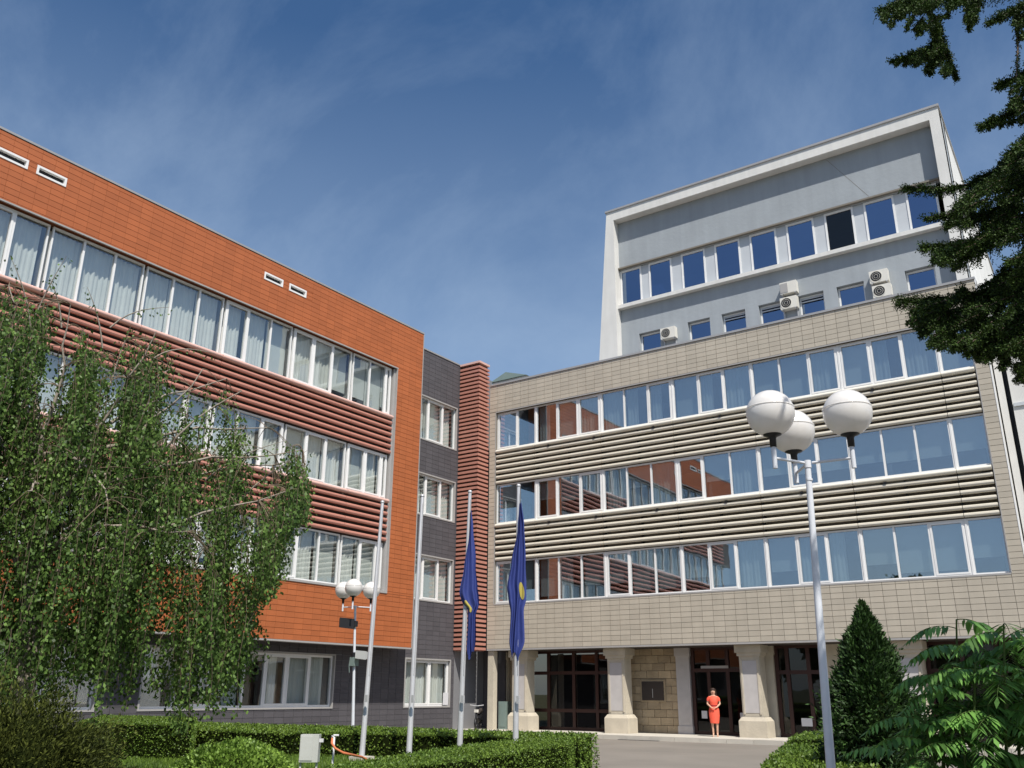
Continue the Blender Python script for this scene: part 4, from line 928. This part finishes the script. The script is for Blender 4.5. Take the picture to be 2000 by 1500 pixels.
gaps = [(1915,530,24),(1945,500,14),(1893,455,12),(1985,488,9),(1925,565,9),(1960,395,8),(1990,610,8)]
def inpoly(x, y, pl):
    c_ = False; n = len(pl)
    for i in range(n):
        x1,y1 = pl[i]; x2,y2 = pl[(i+1)%n]
        if (y1 > y) != (y2 > y) and x < (x2-x1)*(y-y1)/(y2-y1)+x1: c_ = not c_
    return c_
def fill(pl, count, hang):
    c = 0; xs = [p[0] for p in pl]; ys = [p[1] for p in pl]
    while c < count:
        x, y = rc.uniform(min(xs), max(xs)), rc.uniform(min(ys), max(ys))
        if not inpoly(x, y, pl): continue
        tx, ty = x-rc.uniform(8,30), y+rc.uniform(4,26)
        if not inpoly(tx, ty, pl): tx, ty = x-8, y+8
        spray([(x,y),((x+tx)/2,(y+ty)/2-2),(tx,ty)], hang, 0.5, rc.uniform(-.4,.4), rad=0.005); c += 1
fill([(1716,22),(1740,6),(1790,-20),(1850,-25),(1868,8),(1845,45),(1828,60),(1800,66),(1770,55),(1735,40)], 42, 16)
fill([(1826,55),(1845,60),(1850,100),(1868,150),(1852,140),(1836,110),(1818,138),(1815,120),(1748,120),(1750,108),(1800,98),(1820,85)], 34, 10)
fill([(1930,44),(1965,15),(2000,-10),(2090,-30),(2090,90),(1990,70),(1975,55)], 34, 16)
fill([(1948,170),(1980,152),(2090,115),(2090,250),(2000,245),(1918,248),(1965,212),(1985,190)], 46, 14)
fill([(1860,-5),(1905,-20),(1925,-5),(1900,55),(1888,30)], 14, 10)
cnt = 0
while cnt < 360:
    x, y = rc.uniform(1770,2090), rc.uniform(200,740)
    if not inpoly(x, y, mass): continue
    tx, ty = x-rc.uniform(25,70), y+rc.uniform(5,38)
    if any((a-gx)**2+(b-gy)**2 < gr*gr*1.6 for gx,gy,gr in gaps for a,b in ((x,y),(tx,ty),((x+tx)/2,(y+ty)/2))): continue
    if not inpoly(tx+12, ty-8, mass): tx, ty = x-18, y+10
    spray([(x,y),((x+tx)/2,(y+ty)/2-3),(tx,ty)], 22, 0.55, rc.uniform(-.7,.7), rad=0.006); cnt += 1
for k in range(18):      # branches out of frame, round the trunk, so that the tree is whole
    z = rc.uniform(3.2, 9.8); an = rc.uniform(-1.6, 0.9); rr = max(.3, 1.9*(1-(z-2)/10)); c_ = fbase.lerp(ftop2, min(1,(z)/ftop2.z))
    e = c_+(U*math.cos(an)+D*math.sin(an))*rr-Vector((0,0,.35*rr)); pts = [c_, c_.lerp(e,.5)+Vector((0,0,.12)), e]; br.tube(pts, [0.03,0.018,0.006], 5, False)
    for j in range(int(rr*34)):
        s = rc.random()*2; i = int(s); q = pts[i].lerp(pts[min(2,i+1)], s-i); twig_tuft(q, (Vector((rc.uniform(-.6,.6),rc.uniform(-.6,.6),-.7))).normalized(), rc.uniform(.12,.3), .026)
obj('trunk', fb_, ft, M['bark']); obj('branches', br, ft, M['bark'])['kind'] = 'stuff'; o = obj('crown', nd, ft, M['conif']); o['kind'] = 'stuff'

# ---- sumac shrub, bottom right
rs = random.Random(9)
sb = thing('sumac_shrub', (-1.2,9.2,0), 'bright green sumac with long feathery leaves at the bottom right', 'shrub')
st = MB(); lf = MB()
def frond(base, d0, ln, w=0.15):
    n = 12; pts = []; d = d0.normalized(); p = Vector(base)
    for i in range(n+1):
        pts.append(Vector(p)); p = p+d*ln/n; d = (d+Vector((0,0,-0.10))).normalized()
    st.tube(pts, [0.006-0.0004*i for i in range(n+1)], 4, False)
    for i in range(2, n+1):
        dd = (pts[i]-pts[i-1]).normalized(); side = dd.cross(Vector((0,0,1))).normalized(); L_ = w*(0.6+0.8*math.sin(math.pi*(i/n)**0.8))*rs.uniform(.85,1.1)
        for s in (-1, 1):
            ld = (side*s+dd*(0.45+rs.uniform(-.15,.2))+Vector((0,0,-0.35+rs.uniform(-.3,.2)))).normalized(); nrm = (Vector((0,0,1))+side*s*0.3+rv(rs)*0.25).normalized()
            sv = ld.cross(nrm).normalized()*L_*rs.uniform(.09,.14); b = len(lf.v); q = pts[i]; m1 = q+ld*L_*0.33; m2 = q+ld*L_*0.68-Vector((0,0,L_*0.08)); tip = q+ld*L_-Vector((0,0,L_*0.22))
            lf.v += [tuple(q), tuple(m1+sv), tuple(m2+sv*0.8), tuple(tip), tuple(m2-sv*0.8), tuple(m1-sv)]; lf.f.append((b,b+1,b+2,b+3,b+4,b+5)); lf.sm.append(False)
    leaf(lf, pts[-1], (pts[-1]-pts[-2]).normalized(), Vector((0,0,1)), w, 0.02)
stems_ = [(1870,1620,1868,1215,9),(1960,1620,1960,1225,9),(1900,1620,1905,1300,8),(2030,1620,2040,1240,9),(1860,1620,1835,1310,7),(1840,1640,1805,1400,7),(1960,1640,1980,1340,8),(2080,1640,2090,1320,8),(1900,1700,1880,1430,8),(2000,1700,2010,1430,8),(1800,1700,1775,1470,6),(2120,1640,2140,1230,8),(1930,1700,1930,1380,8),(1850,1720,1840,1460,8),(1990,1700,1985,1270,7),(1920,1720,1945,1480,7),(2040,1720,2060,1400,8)]
for (bx_, by_, tx, ty, k) in stems_:
    dist = 9.2+rs.uniform(-.6,.6); b0 = P(bx_,by_,dist); b0.z = max(0,b0.z-.4); t0 = P(tx,ty-5,dist); pts = [b0, b0.lerp(t0,.5)+U*rs.uniform(-.08,.08), t0]; st.tube(pts, [0.02,0.014,0.008], 6, False)
    for i in range(k+5):
        an = i*2.4+rs.random(); q = b0.lerp(t0, 1-0.05*i*rs.uniform(.6,1.2)); el = rs.uniform(.1,.9)
        frond(q, U*math.cos(an)+D*math.sin(an)+Vector((0,0,el)), rs.uniform(.34,.56), rs.uniform(.11,.14))
for (ax_, ay_, dx) in ((1885,1265,-1),(1880,1350,-1),(1895,1400,-1),(1880,1440,-1),(1905,1310,-1)):
    frond(P(ax_,ay_,8.9), U*dx+Vector((0,0,0.3)), 0.52, 0.14)
obj('stems', st, sb, M['lawn']); o = obj('leaves', lf, sb, M['sumac']); o['kind'] = 'stuff'

# ================================================================== PERSON
pe = thing('person', (-14.2, 33.85, 0.15), 'woman in a short-sleeved coral dress with dark red belt, hands joined, in the entrance', 'person')
PX, PY = -14.2, 33.85
def skin_obj(name, verts, edges, rad, mt, parent, root=0, lv=2):
    me = bpy.data.meshes.new(name); me.from_pydata([tuple(Vector(v)+Vector((PX,PY,0.15))) for v in verts], edges, []); me.materials.append(mt)
    o = obj(name, me, parent); m = o.modifiers.new('skin', 'SKIN'); m.use_smooth_shade = True
    for i, r in enumerate(rad):
        sv = me.skin_vertices[0].data[i]; sv.radius = (r, r) if not isinstance(r, tuple) else r; sv.use_root = (i == root)
    s = o.modifiers.new('sub', 'SUBSURF'); s.levels = lv; s.render_levels = lv; return o
# body faces the camera: local frame is turned so that 'f' points to the viewer
f = Vector((0-PX, 0-PY, 0)).normalized(); l = Vector((-f.y, f.x, 0))
def bp(a, b, z): v = l*a+f*b; return (v.x, v.y, z)     # a: person's left(+) , b: forward, z
V = [bp(0,0,.95), bp(0,0,1.10), bp(0,.0,1.25), bp(0,-.01,1.40), bp(0,0,1.47), bp(0,.01,1.56), bp(0,.01,1.64),
     bp(.17,-.01,1.37), bp(.235,-.02,1.16), bp(.10,.16,1.03), bp(.03,.19,1.02),
     bp(-.17,-.01,1.37), bp(-.235,-.02,1.16), bp(-.10,.16,1.03), bp(-.03,.2,1.0),
     bp(.085,0,.85), bp(.085,.01,.5), bp(.075,-.01,.1), bp(.08,.12,.03),
     bp(-.085,0,.85), bp(-.085,.01,.5), bp(-.075,-.01,.1), bp(-.08,.12,.03)]
E_ = [(0,1),(1,2),(2,3),(3,4),(4,5),(5,6),(3,7),(7,8),(8,9),(9,10),(3,11),(11,12),(12,13),(13,14),(0,15),(15,16),(16,17),(17,18),(0,19),(19,20),(20,21),(21,22)]
rr = [.12,.10,.11,.09,.05,.088,.088, .05,.036,.028,.022, .05,.036,.028,.022, .085,.055,.034,.026, .085,.055,.034,.026]
body = skin_obj('body', V, E_, rr, M['skin'], pe)
# fingers
for s in (1, -1):
    fv = [bp(.03*s,.19,1.015)]; fe = []; fr2 = [.02]
    for k in range(4):
        i0 = len(fv); fv += [bp((.015-.008*k)*s,.205,1.01-.012*k), bp((-.025-.004*k)*s,.215-.004*k,1.0-.014*k)]; fe += [(0,i0),(i0,i0+1)]; fr2 += [.009,.007]
    i0 = len(fv); fv += [bp(.02*s,.20,1.04), bp(-.005*s,.21,1.055)]; fe += [(0,i0),(i0,i0+1)]; fr2 += [.01,.008]
    skin_obj('hand', fv, fe, fr2, M['skin'], pe, lv=1)
# dress
sg = 28; prof = [(.47,.155,.12,0.01),(.55,.17,.125,.01),(.75,.195,.14,0),(.92,.195,.145,0),(1.02,.165,.125,0),(1.09,.135,.11,0),(1.18,.15,.12,.01),(1.27,.168,.13,.015),(1.36,.18,.105,0),(1.41,.15,.085,0),(1.44,.085,.065,0)]
t = MB(); vs = []
for (z, a, b, o_) in prof:
    for k in range(sg):
        q = 2*math.pi*k/sg; w = 1+(0.03*math.sin(5*q) if z < .8 else 0); vs.append(Vector(bp(a*math.cos(q)*w, b*math.sin(q)*w+o_, z))+Vector((PX,PY,.15)))
t.add(vs, [(i*sg+k, i*sg+(k+1)%sg, (i+1)*sg+(k+1)%sg, (i+1)*sg+k) for i in range(len(prof)-1) for k in range(sg)], True); dr = obj('dress', t, pe, M['dress'])
t = MB()
for s in (1,-1): t.tube([Vector(bp(.12*s,0,1.39))+Vector((PX,PY,.15)), Vector(bp(.18*s,-.01,1.34))+Vector((PX,PY,.15)), Vector(bp(.205*s,-.015,1.26))+Vector((PX,PY,.15))], [.06,.064,.055], 12)
obj('sleeves', t, dr, M['dress'])
t = MB(); vs = []
for (z, a, b) in ((1.06,.148,.118),(1.12,.143,.116)):
    for k in range(sg): q = 2*math.pi*k/sg; vs.append(Vector(bp(a*math.cos(q), b*math.sin(q), z))+Vector((PX,PY,.15)))
t.add(vs, [(k, (k+1)%sg, sg+(k+1)%sg, sg+k) for k in range(sg)], True); obj('belt', t, pe, M['belt'])
# head details: hair shell, eyes, mouth, nose
hc = Vector(bp(0,.0,1.605))+Vector((PX,PY,.15)); t = MB(); vs = []; n1, n2 = 14, 20
for i in range(n1+1):
    q = math.pi*i/n1
    for k in range(n2):
        a = 2*math.pi*k/n2; d = Vector((math.sin(q)*math.cos(a), math.sin(q)*math.sin(a), math.cos(q))); face = max(0, math.sin(a))*math.sin(q)
        r_ = .112; off = (l*d.x*.125+f*(d.y*.112-.02)+Vector((0,0,d.z*.128)))
        if d.y > .25 and d.z < .45: off = Vector((off.x,off.y,off.z))*0.68      # pulled in behind the face
        if d.y < .25 and d.z < -.1: off += Vector((0,0,-.2))+l*d.x*.03
        vs.append(hc+off)
t.add(vs, [(i*n2+k, i*n2+(k+1)%n2, (i+1)*n2+(k+1)%n2, (i+1)*n2+k) for i in range(n1) for k in range(n2)], True); obj('hair', t, pe, M['hair'])
t = MB()
for s in (1,-1): c = hc+l*.03*s+f*.086+Vector((0,0,.005)); t.lathe(c, [(.0,-.008),(.011,0),(.0,.008)], 8)
obj('eyes', t, pe, M['black'])
t = MB(); c = hc+f*.084+Vector((0,0,-.052)); t.tube([c-l*.022, c+f*.006, c+l*.022], [.004,.008,.004], 6); obj('mouth', t, pe, M['belt'])
t = MB(); c = hc+f*.088; t.tube([c+Vector((0,0,.01)), c+f*.018-Vector((0,0,.025))], [.008,.014], 8); obj('nose', t, pe, M['skin'])
for s in (1,-1):
    t = MB(); c = Vector(bp(.078*s,.05,0.02))+Vector((PX,PY,.15)); t.tube([c-f*.09, c+f*.0, c+f*.09], [.032,.036,.026], 8); obj('shoe', t, pe, M['skin'])

# ================================================================== far trees across the street (seen in the glass)
for k, (x, y, h_, w_) in enumerate(((-34,-46,13,6),(-24,-50,15,7),(-12,-48,12,7),(0,-52,16,6),(12,-47,14,7))):
    ff = thing('street_tree', (x,y,0), ['street tree across the road, leftmost of the five','street tree across the road, second from the left','street tree across the road, middle and lowest','street tree across the road, tallest','street tree across the road, rightmost of the five'][k], 'tree', 'trees across the road')
    t = MB(); t.tube([(x,y,0),(x,y,h_*.5)], [.3,.2], 8); obj('trunk', t, ff, M['bark'])
    t = MB(); rr_ = random.Random(k)
    for _ in range(2600):
        d = rv(rr_); q = Vector((x,y,h_*.6))+Vector((d.x*w_, d.y*w_*.7, d.z*h_*.4))*(0.75+0.3*noise.noise(d*3+Vector((k,0,0))))*rr_.uniform(.7,1)
        leaf(t, q, rv(rr_), rv(rr_), .8, .35)
    o = obj('crown', t, ff, M['far']); o['kind'] = 'stuff'
